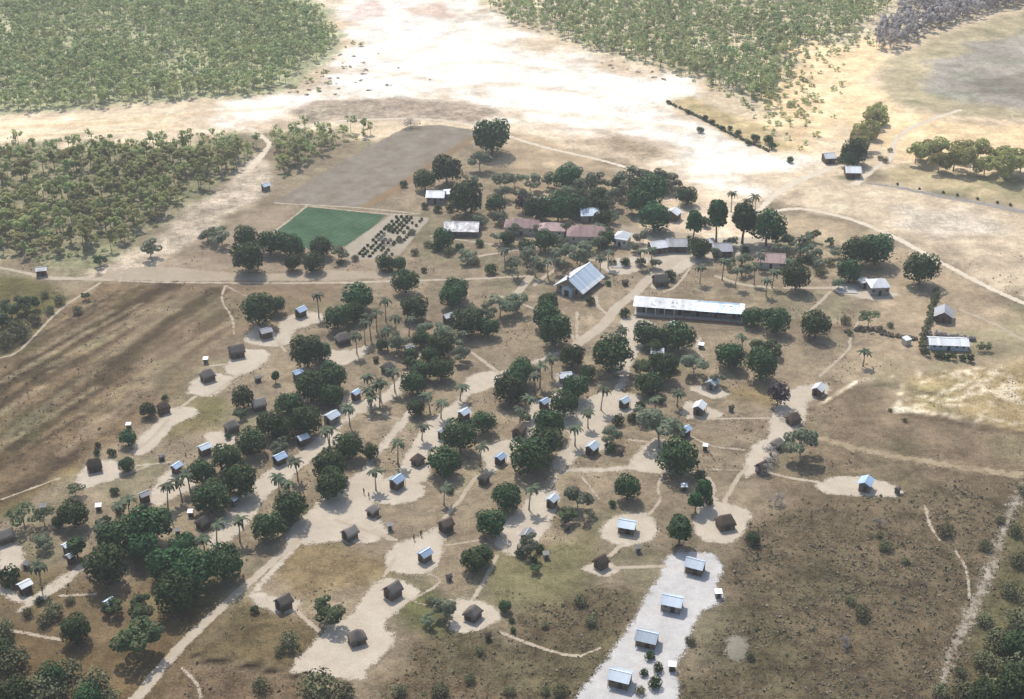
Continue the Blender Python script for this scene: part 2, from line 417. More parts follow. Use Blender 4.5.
STRIPES = [  # darker bands across the left field, half width m
    ([(-60, 430), (40, 360), (118, 312), (172, 284)], 3.4, (76, 63, 44), .95),
    ([(-40, 492), (60, 412), (150, 335), (215, 290)], 2.0, (82, 69, 49), .9),
    ([(0, 505), (80, 445), (160, 378), (225, 312)], 2.8, (92, 78, 60), .75),
    ([(20, 390), (70, 345), (110, 312), (140, 288)], 1.3, (92, 82, 56), .8),
    ([(30, 490), (110, 420), (190, 345)], 1.3, (90, 75, 58), .8),
    ([(10, 455), (90, 392), (160, 338)], 1.0, (88, 80, 56), .7),
    ([(-60, 478), (20, 424), (80, 378)], 2.2, (80, 74, 50), .7),
    ([(-60, 448), (20, 392), (60, 362)], 1.4, (70, 56, 42), .8),
    ([(60, 455), (130, 400), (185, 350), (230, 322)], 1.1, (158, 139, 114), .7),
    ([(-30, 470), (60, 396), (110, 356), (180, 302)], 1.5, (142, 130, 106), .6),
    ([(90, 440), (150, 392), (200, 345)], .9, (150, 133, 108), .6),
    ([(150, 350), (190, 322), (225, 300)], .8, (98, 84, 66), .6), ([(190, 352), (215, 335), (235, 325)], .9, (100, 85, 66), .6),
    ([(520, 185), (640, 195), (700, 198)], .7, (120, 106, 84), .3),
    ([(810, 410), (870, 385), (940, 395)], 1.2, (108, 94, 76), .6),
    ([(195, 657), (240, 664), (300, 676)], .5, (48, 38, 28), 1.0), ([(380, 678), (440, 690), (500, 700)], .6, (120, 100, 78), .5),
    ([(760, 318), (800, 322), (860, 330)], 1.2, (112, 96, 70), .6), ([(500, 300), (560, 302), (600, 310)], .8, (120, 104, 80), .5),
    ([(895, 410), (960, 424), (1030, 434)], 1.2, (100, 86, 68), .8), ([(700, 440), (740, 432), (760, 425)], 1.0, (128, 110, 84), .5),
    ([(380, 78), (470, 62), (560, 70)], 2.2, (226, 206, 180), .5), ([(420, 95), (500, 84), (600, 96)], 2.6, (220, 198, 170), .5), ([(350, 70), (400, 74), (440, 82)], 2.0, (214, 192, 164), .5),
    ([(520, 110), (600, 118), (680, 128)], 2.4, (222, 200, 172), .5), ([(470, 40), (520, 50), (580, 70)], 2.2, (230, 210, 186), .4), ([(600, 132), (640, 140), (690, 150)], 2.4, (196, 174, 148), .5),
    ([(140, 118), (220, 112), (280, 108)], 1.8, (214, 188, 150), .5), ([(0, 128), (80, 124), (140, 122)], 1.8, (206, 178, 138), .5), ([(30, 136), (110, 132), (180, 126)], 1.2, (200, 172, 134), .5),
    ([(660, 180), (720, 176), (780, 176)], 2.0, (206, 186, 160), .5), ([(560, 128), (600, 130), (640, 128)], 1.6, (200, 180, 156), .4), ([(400, 60), (440, 40), (460, 20)], 2.0, (226, 204, 180), .4),
    ([(70, 470), (0, 515)], 1.4, (136, 120, 80), .6), ([(845, 400), (860, 425), (900, 440)], 1.2, (110, 95, 78), .6), ([(660, 296), (760, 302)], .8, (118, 104, 76), .5),
]
SCRATCH = [  # pale scratches and worn patches in the dry patch on the right
    ([(897, 409), (940, 412), (960, 418)], 1.1), ([(897, 409), (930, 404), (985, 392), (1024, 387)], .6),
    ([(968, 372), (982, 380), (982, 390)], .8), ([(1000, 366), (988, 381)], .8), ([(905, 372), (898, 406)], .3),
    ([(930, 400), (960, 385)], .5), ([(1003, 384), (1006, 398)], .8), ([(985, 418), (1030, 426)], .9),
    ([(990, 372), (1010, 376)], .5), ([(920, 372), (918, 375)], 1.2), ([(945, 372), (965, 380)], .4), ([(1000, 395), (1030, 403)], .5),
    ([(800, 418), (860, 380), (905, 375)], .4), ([(905, 400), (945, 392), (975, 380)], .5), ([(940, 405), (985, 404), (1030, 412)], .6), ([(915, 385), (960, 372), (990, 366)], .4), ([(960, 400), (985, 376)], .4), ([(1010, 370), (1016, 400), (1030, 420)], .5), ([(975, 425), (990, 402)], .4), ([(930, 415), (955, 398)], .4),
]
_r = random.Random(12)
for _k in range(46):        # fine furrows that run the length of the left field
    _o = _r.uniform(-115, 100); _a = _r.uniform(0, .6); _b = _a + _r.uniform(.2, .5)
    _p = lambda u: (-40 + 235 * u + _o * .45 + _r.uniform(-2, 2), 420 - 138 * u + _o * .7 * (1 - u * .35))
    _q = [q for q in (_p(_a), _p((_a + _b) / 2), _p(_b))]
    if all(286 < q[1] < 500 and q[0] < 250 for q in _q):
        STRIPES.append((_q, _r.uniform(.6, .95), _r.choice([(84, 71, 54), (92, 80, 60), (156, 140, 116), (150, 136, 108)]), _r.uniform(.55, .85)))
def zone_eval(X, Y):
    """base colour and coarseness of the ground at world points"""
    base = C(149, 135, 113)
    col = np.tile(base, X.shape + (1,)).astype(float)
    mot = np.full(X.shape, .62)
    e1 = (fbm(X, Y, 14, 3, 4) - .5)
    e2 = (fbm(X, Y, 40, 9, 3) - .5)
    for c, m, soft, poly in ZONES:
        pts = PP(poly)
        lo = pts.min(0) - soft * 2; hi = pts.max(0) + soft * 2
        k = (X > lo[0]) & (X < hi[0]) & (Y > lo[1]) & (Y < hi[1])
        if not k.any(): continue
        d = sdf_poly(X[k], Y[k], pts) + e1[k] * soft * 2.4
        wgt = sstep(-soft * .6, soft * .6, d)
        col[k] = col[k] * (1 - wgt[:, None]) + C(*c) * wgt[:, None]
        mot[k] = mot[k] * (1 - wgt) + m * wgt
    rag = (fbm(X, Y, 5, 21, 3) - .5)
    for pts, hw, c, a in STRIPES:
        q = smooth_open(PP(pts), 4)
        d = sdf_line(X, Y, q, [hw] * len(q)) + rag * hw * 1.5
        wgt = sstep(-hw * .6, hw * .4, d) * a
        col = col * (1 - wgt[..., None]) + C(*c) * wgt[..., None]
    for pts, hw in SCRATCH:
        q = PP(pts)
        d = sdf_line(X, Y, q, [hw * .9] * len(q)) + rag * hw * 4
        wgt = sstep(-hw * .6, hw * .6, d) * .8
        col = col * (1 - wgt[..., None]) + C(246, 230, 200) * wgt[..., None]
    # broad natural variation: drier, greener and barer spots
    v = 1 + e2 * .4 + e1 * .4 + (fbm(X, Y, 5, 91, 3) - .5) * .5
    col = col * v[..., None]
    g = sstep(.56, .7, fbm(X, Y, 22, 55, 3)) * .35 * (col[..., 1] < .35)
    col = col * (1 - g[..., None] * np.array([.32, .12, .3]))
    bare = sstep(.6, .72, fbm(X, Y, 7, 77, 3)) * .35
    col = col * (1 - bare[..., None]) + np.minimum(col * 1.45, .8) * bare[..., None]
    return np.clip(col, 0.01, .86), mot

def axis(a, b, step, far):
    mid = np.arange(a, b + step, step)
    ext = [step]
    left = []; x = a; s = step
    while x > -far: s *= 1.5; x -= s; left.append(x)
    right = []; x = mid[-1]; s = step
    while x < far: s *= 1.5; x += s; right.append(x)
    return np.array(left[::-1] + list(mid) + right)

def grid_faces(nx, ny):
    i = np.arange(nx - 1)[None, :] + np.arange(ny - 1)[:, None] * nx
    return np.stack([i, i + 1, i + 1 + nx, i + nx], -1).reshape(-1, 4)

def ground_mat():
    m, n, l, b = new_mat('dry_ground')
    at = nd(n, 'ShaderNodeAttribute', attribute_name='zone')
    geo = nd(n, 'ShaderNodeNewGeometry'); co = geo.outputs['Position']
    a = noise(n, l, 0.55, 6, co, 0.7); f = noise(n, l, 2.2, 5, co, 0.7); g = noise(n, l, 0.16, 5, co, .65)
    s1 = nd(n, 'ShaderNodeMath', operation='ADD'); l.new(a, s1.inputs[0]); l.new(f, s1.inputs[1])
    s2 = nd(n, 'ShaderNodeMath', operation='ADD'); l.new(s1.outputs[0], s2.inputs[0]); l.new(g, s2.inputs[1])
    k = rng_map(n, l, s2.outputs[0], 1.3, 1.7, -1, 1)
    mm = nd(n, 'ShaderNodeMath', operation='MULTIPLY'); l.new(k, mm.inputs[0]); l.new(at.outputs['Alpha'], mm.inputs[1])
    dark = mixc(n, l, 1.0, at.outputs['Color'], (0.5, 0.48, 0.45), 'MULTIPLY')
    lite = mixc(n, l, 1.0, at.outputs['Color'], (1.5, 1.47, 1.42), 'MULTIPLY')
    c = mixc(n, l, rng_map(n, l, mm.outputs[0], -1, 1, 0, 1), dark, lite)
    l.new(c, b.inputs['Base Color']); b.inputs['Roughness'].default_value = .95
    b.inputs['Specular IOR Level'].default_value = .1
    bp = nd(n, 'ShaderNodeBump'); bp.inputs['Strength'].default_value = .6; bp.inputs['Distance'].default_value = .25
    l.new(s1.outputs[0], bp.inputs['Height']); l.new(bp.outputs[0], b.inputs['Normal'])
    return m

gx = axis(-300, 300, 1.5, 4000); gy = axis(140, 830, 1.5, 4000)
GX, GY = np.meshgrid(gx, gy)
gcol, gmot = zone_eval(GX, GY)
gme = np_mesh('ground', np.stack([GX.ravel(), GY.ravel(), np.zeros(GX.size)], 1), grid_faces(len(gx), len(gy)), ground_mat())
ca = gme.color_attributes.new('zone', 'FLOAT_COLOR', 'POINT')
ca.data.foreach_set('color', np.concatenate([gcol.reshape(-1, 3), gmot.reshape(-1, 1)], 1).astype(np.float32).ravel())
tag(link('ground', gme), kind='structure')

# ------------------------------------------------------------------ overlays: worn sand, paths, roads, fields
def overlay_mat(name, a, b_, mottle=.5, soft=1.0, nscale=.5, rows=None):
    """bare soil that frays into the grass along its edge"""
    m, n, l, b = new_mat(name)
    at = nd(n, 'ShaderNodeAttribute', attribute_name='edge')
    geo = nd(n, 'ShaderNodeNewGeometry'); co = geo.outputs['Position']
    nz = noise(n, l, nscale, 6, co, .7); n2 = noise(n, l, 2.6, 4, co, .7); n3 = noise(n, l, .12, 4, co, .6)
    av = nd(n, 'ShaderNodeMath', operation='ADD'); l.new(nz, av.inputs[0]); l.new(n3, av.inputs[1])
    c = mixc(n, l, rng_map(n, l, av.outputs[0], .75, 1.25, 0, 1), a, b_)
    c = mixc(n, l, rng_map(n, l, n2, .35, .7, 0, mottle), c, mixc(n, l, 1.0, c, (.62, .6, .56), 'MULTIPLY'))
    if rows:
        mp = nd(n, 'ShaderNodeMapping'); mp.inputs['Rotation'].default_value = (0, 0, rows[0]); l.new(co, mp.inputs[0])
        wv = nd(n, 'ShaderNodeTexWave', wave_type='BANDS', bands_direction='X'); wv.inputs['Scale'].default_value = rows[1]
        wv.inputs['Distortion'].default_value = .8; l.new(mp.outputs[0], wv.inputs['Vector'])
        c = mixc(n, l, rng_map(n, l, wv.outputs['Fac'], 0, 1, 0, rows[2]), c, mixc(n, l, 1.0, c, (.55, .6, .55), 'MULTIPLY'))
    l.new(c, b.inputs['Base Color']); b.inputs['Roughness'].default_value = .95; b.inputs['Specular IOR Level'].default_value = .1
    ad = nd(n, 'ShaderNodeMath', operation='MULTIPLY_ADD'); na = nd(n, 'ShaderNodeMath', operation='ADD'); l.new(nz, na.inputs[0]); l.new(noise(n, l, 3.5, 3, co, .7), na.inputs[1])
    l.new(rng_map(n, l, na.outputs[0], .65, 1.35, -1, 1), ad.inputs[0])
    ad.inputs[1].default_value = soft * .8; l.new(at.outputs['Fac'], ad.inputs[2])
    gt = nd(n, 'ShaderNodeMath', operation='GREATER_THAN'); l.new(ad.outputs[0], gt.inputs[0]); gt.inputs[1].default_value = 0.0
    al = gt.outputs[0]
    l.new(al, b.inputs['Alpha'])
    return m

def overlay(name, shapes, mat, z, step, margin):
    """shapes: ('poly', px points, smooth?) or ('line', px points, width in px) merged into one sheet"""
    cells = {}
    prep = []; lo = np.array([1e9, 1e9]); hi = -lo
    for sh in shapes:
        q = PP(sh[1])
        if sh[0] == 'poly':
            if sh[2]: q = smooth_closed(q, 4)
            hw = None; pad = margin
        else:
            ws = sh[2] if isinstance(sh[2], (list, tuple)) else [sh[2]] * len(q)
            hwm = np.array([wd / S(p[1]) / 2 for wd, p in zip(ws, sh[1])])
            if len(q) > 2:
                both = smooth_open(np.column_stack([q, hwm]), 5); q = both[:, :2]; hwm = both[:, 2]
            hw = hwm; pad = margin + hw.max()
        prep.append((q, hw, pad)); lo = np.minimum(lo, q.min(0) - pad); hi = np.maximum(hi, q.max(0) + pad)
    nx = int((hi[0] - lo[0]) / step) + 2; ny = int((hi[1] - lo[1]) / step) + 2
    xs = lo[0] + np.arange(nx) * step; ys = lo[1] + np.arange(ny) * step
    D = np.full((ny, nx), -99.0)
    for q, hw, pad in prep:
        i0 = max(int((q[:, 0].min() - pad - lo[0]) / step), 0); i1 = min(int((q[:, 0].max() + pad - lo[0]) / step) + 2, nx)
        j0 = max(int((q[:, 1].min() - pad - lo[1]) / step), 0); j1 = min(int((q[:, 1].max() + pad - lo[1]) / step) + 2, ny)
        X, Y = np.meshgrid(xs[i0:i1], ys[j0:j1])
        d = sdf_poly(X, Y, q) if hw is None else sdf_line(X, Y, q, hw)
        D[j0:j1, i0:i1] = np.maximum(D[j0:j1, i0:i1], d)
    F = grid_faces(nx, ny); d = D.ravel()
    F = F[(d[F] > -margin).all(1)]
    used, inv = np.unique(F, return_inverse=True)
    X, Y = np.meshgrid(xs, ys)
    V = np.stack([X.ravel()[used], Y.ravel()[used], np.full(len(used), z)], 1)
    me = np_mesh(name, V, inv.reshape(-1, 4), mat)
    at = me.attributes.new('edge', 'FLOAT', 'POINT')
    at.data.foreach_set('value', d[used].astype(np.float32))
    OVER.append((prep))
    return tag(link(name, me), kind='structure')
OVER = []

ROW_ANG = math.atan2(*(np.array(P(470, 130)) - np.array(P(300, 205)))[::-1])
overlay('ploughed_field', [('poly', [(272, 203), (330, 168), (408, 126), (440, 125), (476, 130), (476, 138), (430, 170), (362, 207)], False)],
        overlay_mat('ploughed_soil', C(136, 123, 106), C(164, 155, 141), .6, 1.6, .3, (-ROW_ANG + math.pi/2, .05, .12)), .004, 1.2, 2.5)
overlay('field_verge', [('line', [(364, 208), (382, 197), (402, 185), (440, 159), (472, 138)], [9, 11, 11, 10, 8])],
        overlay_mat('orange_grass', C(142, 120, 92), C(162, 138, 108), .6, 2.5), .008, 1.0, 2.5)
overlay('crop_field', [('poly', [(276, 230), (306, 207), (345, 210), (386, 215), (372, 228), (345, 246), (310, 250)], False)],
        overlay_mat('young_crop', C(64, 94, 68), C(96, 124, 94), .6, 1.2, .35, (-ROW_ANG + math.pi/2, .16, .45)), .004, 1.0, 2)
overlay('garden', [('poly', [(392, 214), (430, 218), (400, 255), (350, 262), (345, 247)], False)],
        overlay_mat('garden_soil', C(186, 176, 158), C(168, 155, 136), .5, 1.0), .012, 1.0, 2)

YARDS = [
    [(188, 392), (193, 380), (212, 374), (232, 376), (230, 384), (212, 396), (196, 395)],               # second row
    [(226, 364), (244, 350), (268, 352), (264, 364), (240, 376), (228, 374)],
    [(244, 340), (258, 326), (278, 334), (280, 322), (300, 312), (322, 314), (320, 322), (296, 330), (288, 344), (262, 346)],
    [(132, 450), (140, 436), (160, 420), (172, 408), (195, 408), (196, 416), (176, 424), (158, 444), (140, 456)],
    [(76, 486), (80, 472), (98, 462), (118, 462), (122, 476), (100, 484), (84, 488)],
    [(150, 500), (158, 480), (172, 470), (190, 478), (196, 488), (176, 496), (160, 506)],
    [(0, 570), (0, 545), (20, 545), (24, 560), (12, 576)],
    [(205, 434), (228, 432), (236, 440), (225, 450), (212, 448)],
    [(268, 470), (300, 452), (322, 432), (335, 430), (340, 440), (312, 460), (288, 480), (262, 500), (240, 530), (218, 548), (208, 540), (232, 508)],
    [(344, 396), (362, 400), (384, 392), (398, 380), (402, 392), (376, 408), (356, 414), (340, 412)],
    [(322, 352), (350, 350), (368, 346), (364, 356), (340, 366), (324, 366)],
    [(296, 522), (322, 500), (350, 478), (372, 468), (384, 474), (380, 490), (374, 512), (388, 530), (374, 542), (338, 542), (300, 544), (284, 538)],
    [(372, 496), (385, 478), (410, 476), (425, 490), (412, 502), (384, 504)],
    [(398, 476), (412, 455), (424, 428), (444, 410), (462, 402), (472, 412), (460, 430), (440, 446), (432, 466), (424, 482)],
    [(386, 556), (396, 544), (420, 536), (438, 526), (450, 522), (444, 540), (442, 554), (432, 572), (404, 574), (388, 568)],
    [(463, 389), (470, 376), (490, 371), (506, 375), (498, 384), (474, 394)],
    [(480, 452), (492, 442), (514, 438), (520, 424), (536, 400), (546, 404), (536, 430), (520, 450), (508, 464), (490, 466)],
    [(548, 400), (585, 398), (606, 392), (640, 396), (632, 412), (612, 420), (602, 436), (610, 448), (580, 456), (560, 470), (552, 462), (570, 440), (560, 420)],
    [(632, 458), (652, 440), (668, 442), (682, 468), (664, 474), (636, 470)],
    [(498, 548), (496, 532), (516, 512), (530, 498), (546, 488), (560, 496), (552, 520), (540, 540), (520, 556)],
    [(600, 532), (612, 518), (640, 512), (656, 522), (654, 538), (632, 546), (612, 544)],
    [(582, 568), (596, 562), (614, 564), (618, 572), (600, 576)],
    [(450, 628), (456, 602), (474, 599), (500, 612), (490, 626), (466, 632)],
    [(372, 586), (392, 578), (420, 590), (412, 600), (384, 624), (394, 634), (390, 650), (366, 670), (362, 680), (310, 674), (292, 668), (312, 644), (334, 622), (350, 616)],
    [(248, 596), (262, 593), (284, 598), (300, 600), (298, 610), (280, 613), (260, 606)],
    [(700, 505), (712, 496), (722, 502), (750, 512), (740, 536), (722, 544), (700, 538), (694, 526)],
    [(744, 466), (752, 446), (768, 436), (770, 418), (784, 396), (800, 386), (826, 384), (828, 394), (808, 402), (806, 416), (796, 432), (784, 444), (770, 460), (756, 472), (746, 478)],
    [(815, 486), (826, 480), (845, 476), (880, 480), (900, 490), (896, 496), (856, 496), (830, 494)],
    [(686, 402), (700, 404), (724, 414), (708, 420), (684, 416)],
    [(690, 388), (712, 386), (730, 394), (712, 398)],
    [(560, 372), (580, 376), (574, 384), (556, 386)],
    [(830, 288), (850, 284), (880, 290), (900, 294), (880, 300), (850, 296)],
    [(654, 266), (662, 252), (690, 240), (760, 238), (770, 246), (730, 256), (700, 262), (676, 276), (658, 290), (650, 284)],
    [(600, 262), (640, 256), (650, 262), (630, 274), (608, 272)],
    [(620, 318), (640, 318), (660, 330), (640, 350), (628, 370), (615, 372), (622, 345)],
    [(418, 356), (424, 350), (412, 372), (408, 376)],
]
LANES = [
    ([(0, 590), (30, 600), (60, 580), (90, 560), (110, 545)], [9, 10, 8, 6, 5]),
    ([(20, 610), (60, 585), (92, 560)], [6, 10, 4]),
    ([(250, 596), (300, 540), (350, 490), (384, 444)], [7, 8, 8, 6]),
    ([(384, 446), (398, 428), (412, 411)], [9, 10, 8]),
    ([(404, 470), (420, 440), (440, 418), (458, 404), (468, 392)], [11, 12, 12, 10, 7]),
    ([(350, 412), (376, 402), (400, 382), (414, 366)], [10, 9, 8, 5]),
    ([(240, 528), (270, 490), (310, 450), (345, 420), (380, 398)], [9, 7, 8, 8, 6]),
    ([(490, 470), (515, 442), (540, 412), (560, 392), (578, 376)], [14, 12, 10, 8, 6]),
    ([(500, 374), (530, 364), (560, 352), (578, 343)], [8, 5, 4, 5]),
    ([(548, 492), (556, 476), (568, 462), (582, 448)], [4, 5, 8, 10]),
    ([(560, 470), (600, 470), (630, 468), (665, 472)], [6, 8, 8, 6]),
    ([(616, 392), (626, 372), (624, 350), (630, 330)], [8, 8, 8, 10]),
    ([(702, 362), (697, 346), (700, 338)], [3, 3, 3]),
]
sand_m = overlay_mat('trodden_sand', C(198, 184, 164), C(218, 205, 186), .6, 1.7)
overlay('sand_yards', [('poly', y, True) for y in YARDS] + [('line', a, b) for a, b in LANES], sand_m, .016, .6, 1.8)
overlay('white_sand_strip', [('poly', [(668, 556), (690, 552), (716, 556), (722, 570), (716, 588), (724, 600), (704, 610), (692, 628), (686, 650), (676, 662), (678, 690), (660, 720), (560, 720), (575, 699), (600, 668), (620, 640), (634, 620), (646, 596), (660, 576)], True)],
        overlay_mat('white_sand', C(196, 192, 189), C(222, 218, 215), .6, 1.9), .012, .6, 2.0)
overlay('bare_flat', [('poly', [(95, 276), (150, 266), (200, 270), (262, 274), (330, 270), (420, 276), (330, 280), (240, 281), (140, 281)], True),
                      ('poly', [(520, 205), (640, 228), (700, 235), (690, 245), (560, 215)], True),
                      ('poly', [(625, 255), (690, 250), (770, 240), (760, 250), (700, 262)], True)],
        overlay_mat('bare_sand', C(176, 160, 138), C(192, 176, 154), .5, 2.0), .008, 1.0, 2.2)
road_m = overlay_mat('road_sand', C(190, 175, 154), C(204, 190, 170), .5, .8)
overlay('dirt_road', [
    ('line', [(120, 715), (140, 694), (182, 645), (230, 600), (268, 566), (304, 534)], [15, 13, 12, 10, 9, 9]),
    ('line', [(576, 345), (590, 335), (606, 322), (616, 308), (632, 296), (648, 280), (664, 268), (676, 260)], [12, 12, 12, 11, 11, 12, 13, 10]),
    ('line', [(-60, 262), (0, 268), (30, 274), (50, 278), (90, 279), (150, 282), (240, 283), (330, 283), (400, 281), (470, 279), (530, 276)], [3, 4, 5, 8, 5, 3, 3, 4, 4, 4, 4]),
], road_m, .020, .6, 1.0)
overlay('sandy_track', [
    ('line', [(755, 216), (775, 211), (800, 209), (830, 214), (862, 223), (900, 240), (940, 262), (990, 288), (1030, 306), (1100, 338)], [5, 6, 6, 6, 7, 7, 7, 7, 7, 7]),
    ('line', [(855, 184), (875, 168), (890, 158), (896, 140), (915, 126), (960, 110)], [8, 7, 6, 5, 6, 5]),
    ('line', [(250, 168), (266, 150), (268, 142), (250, 128)], [10, 6, 5, 8]),
    ('line', [(300, 127), (340, 121), (420, 119), (475, 126), (540, 146), (600, 160), (650, 174)], [4, 4, 4, 5, 5, 5, 5]),
    ('line', [(756, 214), (775, 195), (800, 180), (840, 165)], [6, 8, 10, 8]),
], overlay_mat('pale_track_sand', C(222, 206, 180), C(240, 226, 204), .4, 1.2), .018, .8, 1.4)
FOOT = [
    ([(225, 286), (222, 300), (232, 318), (234, 334)], 2.2), ([(226, 286), (250, 298)], 2), ([(208, 396), (226, 384), (240, 374)], 3),
    ([(278, 342), (286, 352)], 3), ([(196, 396), (180, 408)], 4), ([(168, 420), (150, 440), (132, 452)], 4), ([(210, 366), (228, 364)], 3), ([(136, 466), (170, 462)], 3),
    ([(122, 476), (148, 466)], 3), ([(490, 470), (474, 480), (460, 500), (444, 518)], 4.5), ([(497, 556), (488, 574), (474, 598)], 4.5),
    ([(440, 546), (482, 540)], 3), ([(384, 576), (394, 560)], 4), ([(412, 600), (440, 582), (426, 572)], 3), ([(336, 520), (392, 540)], 4),
    ([(374, 530), (396, 540)], 4), ([(298, 612), (320, 632)], 5), ([(500, 632), (530, 644), (562, 654), (580, 656)], 4), ([(580, 656), (600, 648)], 2.5),
    ([(610, 556), (622, 544)], 5), ([(614, 568), (665, 566)], 5), ([(648, 516), (660, 500), (658, 488), (664, 470)], 3), ([(724, 502), (738, 478), (748, 466)], 4.5),
    ([(712, 496), (714, 488), (708, 478)], 5), ([(766, 472), (790, 478), (818, 482)], 4), ([(690, 436), (712, 446), (744, 450)], 3), ([(700, 419), (770, 418)], 3.5),
    ([(740, 470), (700, 470), (684, 476)], 2), ([(630, 440), (665, 444)], 3), ([(808, 312), (820, 302), (830, 292)], 3.5), ([(858, 322), (850, 340), (848, 350), (820, 376)], 3),
    ([(500, 296), (560, 320), (576, 344)], 3), ([(577, 344), (577, 312)], 3), ([(610, 316), (598, 306), (596, 296)], 4), ([(530, 277), (520, 290), (512, 296)], 8),
    ([(544, 264), (556, 268), (540, 280), (534, 286)], 4), ([(716, 276), (740, 284), (772, 288)], 5), ([(786, 288), (830, 288)], 6), ([(690, 268), (676, 286), (664, 292)], 3),
    ([(468, 350), (490, 366), (500, 374)], 4), ([(378, 412), (400, 420)], 3), ([(420, 422), (470, 440)], 2), ([(960, 310), (990, 322), (1024, 340)], 4), ([(925, 505), (930, 525), (940, 540)], 3),
    ([(955, 550), (966, 570), (970, 600)], 2.5), ([(182, 668), (200, 690), (196, 720)], 3), ([(60, 596), (95, 594)], 3.5), ([(0, 628), (30, 634), (62, 640)], 4), ([(452, 600), (430, 606), (400, 596)], 2.5),
    ([(120, 282), (122, 272)], 2), ([(0, 500), (60, 478)], 2.5), ([(560, 410), (540, 440), (520, 470)], 3), ([(490, 520), (580, 600)], 0.01), 
    ([(575, 468), (600, 500)], 2.5), ([(540, 250), (600, 262)], 4), ([(480, 256), (540, 246)], 4), ([(100, 283), (60, 310), (20, 350), (0, 358)], 3), ([(640, 238), (640, 256)], 8), ([(604, 240), (640, 250)], 6),
    ([(430, 236), (505, 246)], 3), ([(306, 206), (386, 214), (420, 214)], 2.2), ([(275, 203), (362, 208), (420, 214)], 2.6), ([(250, 245), (276, 230), (306, 207)], 2.4),
]
overlay('footpaths', [('line', a, b) for a, b in FOOT if b > .1], overlay_mat('path_sand', C(188, 172, 150), C(202, 187, 166), .5, .55), .024, .5, .7)
overlay('stony_track', [('line', [(1030, 480), (1014, 505), (1000, 540), (986, 580), (968, 620), (950, 655), (944, 680)], [6, 7, 6, 8, 9, 6, 4])],
        overlay_mat('stony_soil', C(140, 126, 108), C(196, 184, 168), .9, 3.6, .7), .028, .6, 2.2)
overlay('dirt_track', [('line', [(800, 432), (820, 438), (850, 447), (888, 455), (930, 462), (980, 470), (1024, 476), (1100, 488)], [12, 10, 9, 11, 10, 9, 14, 14])],
        overlay_mat('tan_track', C(164, 146, 118), C(186, 168, 140), .6, 2.6), .028, .7, 2.4)
overlay('bare_patch', [('poly', [(727, 638), (745, 638), (747, 657), (729, 659)], True)], overlay_mat('pale_grey_soil', C(134, 128, 112), C(160, 154, 138), .8, 2.2), .012, .5, 1.6)
overlay('stream_bed', [('line', [(870, 183), (900, 188), (940, 196), (985, 204), (1030, 213), (1100, 226)], [3, 5, 6, 7, 7, 7])],
        overlay_mat('grey_silt', C(158, 154, 148), C(176, 172, 166), .6, 2.2), .032, .8, 2.4)

def clear_of_sand(X, Y):
    """how deep each point lies inside trodden sand, paths and fields (positive = inside)"""
    D = np.full(X.shape, -99.0)
    for prep in OVER:
        for q, hw, pad in prep:
            k = (X > q[:, 0].min() - pad) & (X < q[:, 0].max() + pad) & (Y > q[:, 1].min() - pad) & (Y < q[:, 1].max() + pad)
            if k.any():
                D[k] = np.maximum(D[k], sdf_poly(X[k], Y[k], q) if hw is None else sdf_line(X[k], Y[k], q, hw))
    return D
# ------------------------------------------------------------------ buildings
MARKS = []       # (world x, world y, short phrase) used to tell the trees apart

def roof_gable(L, W, z, rise, t=.07):
    a = MB()
    x = L / 2; y = W / 2
    a.slab([(-x, -y, z), (x, -y, z), (x, -.012, z + rise), (-x, -.012, z + rise)], t)
    a.slab([(x, y, z), (-x, y, z), (-x, .012, z + rise), (x, .012, z + rise)], t)
    return a

def roof_hip(L, W, z, rise, lr, t=.08):
    a = MB(); x = L / 2; y = W / 2
    v = [(-x,-y,z),(x,-y,z),(x,y,z),(-x,y,z),(-lr,0,z+rise),(lr,0,z+rise),(-x,-y,z-t),(x,-y,z-t),(x,y,z-t),(-x,y,z-t)]
    a.add(v, [(0,1,5,4),(1,2,5),(2,3,4,5),(3,0,4),(0,6,7,1),(1,7,8,2),(2,8,9,3),(3,9,6,0),(9,8,7,6)])
    return a

def roof_thatch(L, W, z, rise, hip, seed, t=.22):
    r = random.Random(seed); nx, ny = 13, 12; x2 = L/2; y2 = W/2; v = []; f = []
    sag = r.uniform(.03, .1)
    for j in range(ny + 1):
        for i in range(nx + 1):
            x = -x2 + L * i / nx; y = -y2 + W * j / ny
            e = abs(y) / y2
            if hip > 0:
                h = max(0, (abs(x) - (x2 - hip)) / hip); k = (e**3 + h**3) ** (1/3)
            else: k = e
            k = min(k, 1.15); k2 = math.sqrt(k * k + .006) - .06
            zz = z + rise * (1 - k2) - sag * (1 - (x / x2) ** 2) * (1 - e)
            v.append((x + r.uniform(-.05, .05), y + r.uniform(-.05, .05), zz + r.uniform(-.045, .045)))
    n = nx + 1
    for j in range(ny):
        for i in range(nx): f.append((j*n+i, j*n+i+1, (j+1)*n+i+1, (j+1)*n+i))
    rim = [i for i in range(n)] + [j*n+nx for j in range(1, ny+1)] + [ny*n+i for i in range(nx-1, -1, -1)] + [j*n for j in range(ny-1, 0, -1)]
    b0 = len(v)
    for k in rim: v.append((v[k][0] * .985, v[k][1] * .985, v[k][2] - t - r.uniform(0, .1)))
    for i in range(len(rim)):
        i2 = (i + 1) % len(rim); f.append((rim[i2], rim[i], b0 + i, b0 + i2))
    f.append(tuple(b0 + i for i in range(len(rim))))
    a = MB(); a.add(v, f); return a

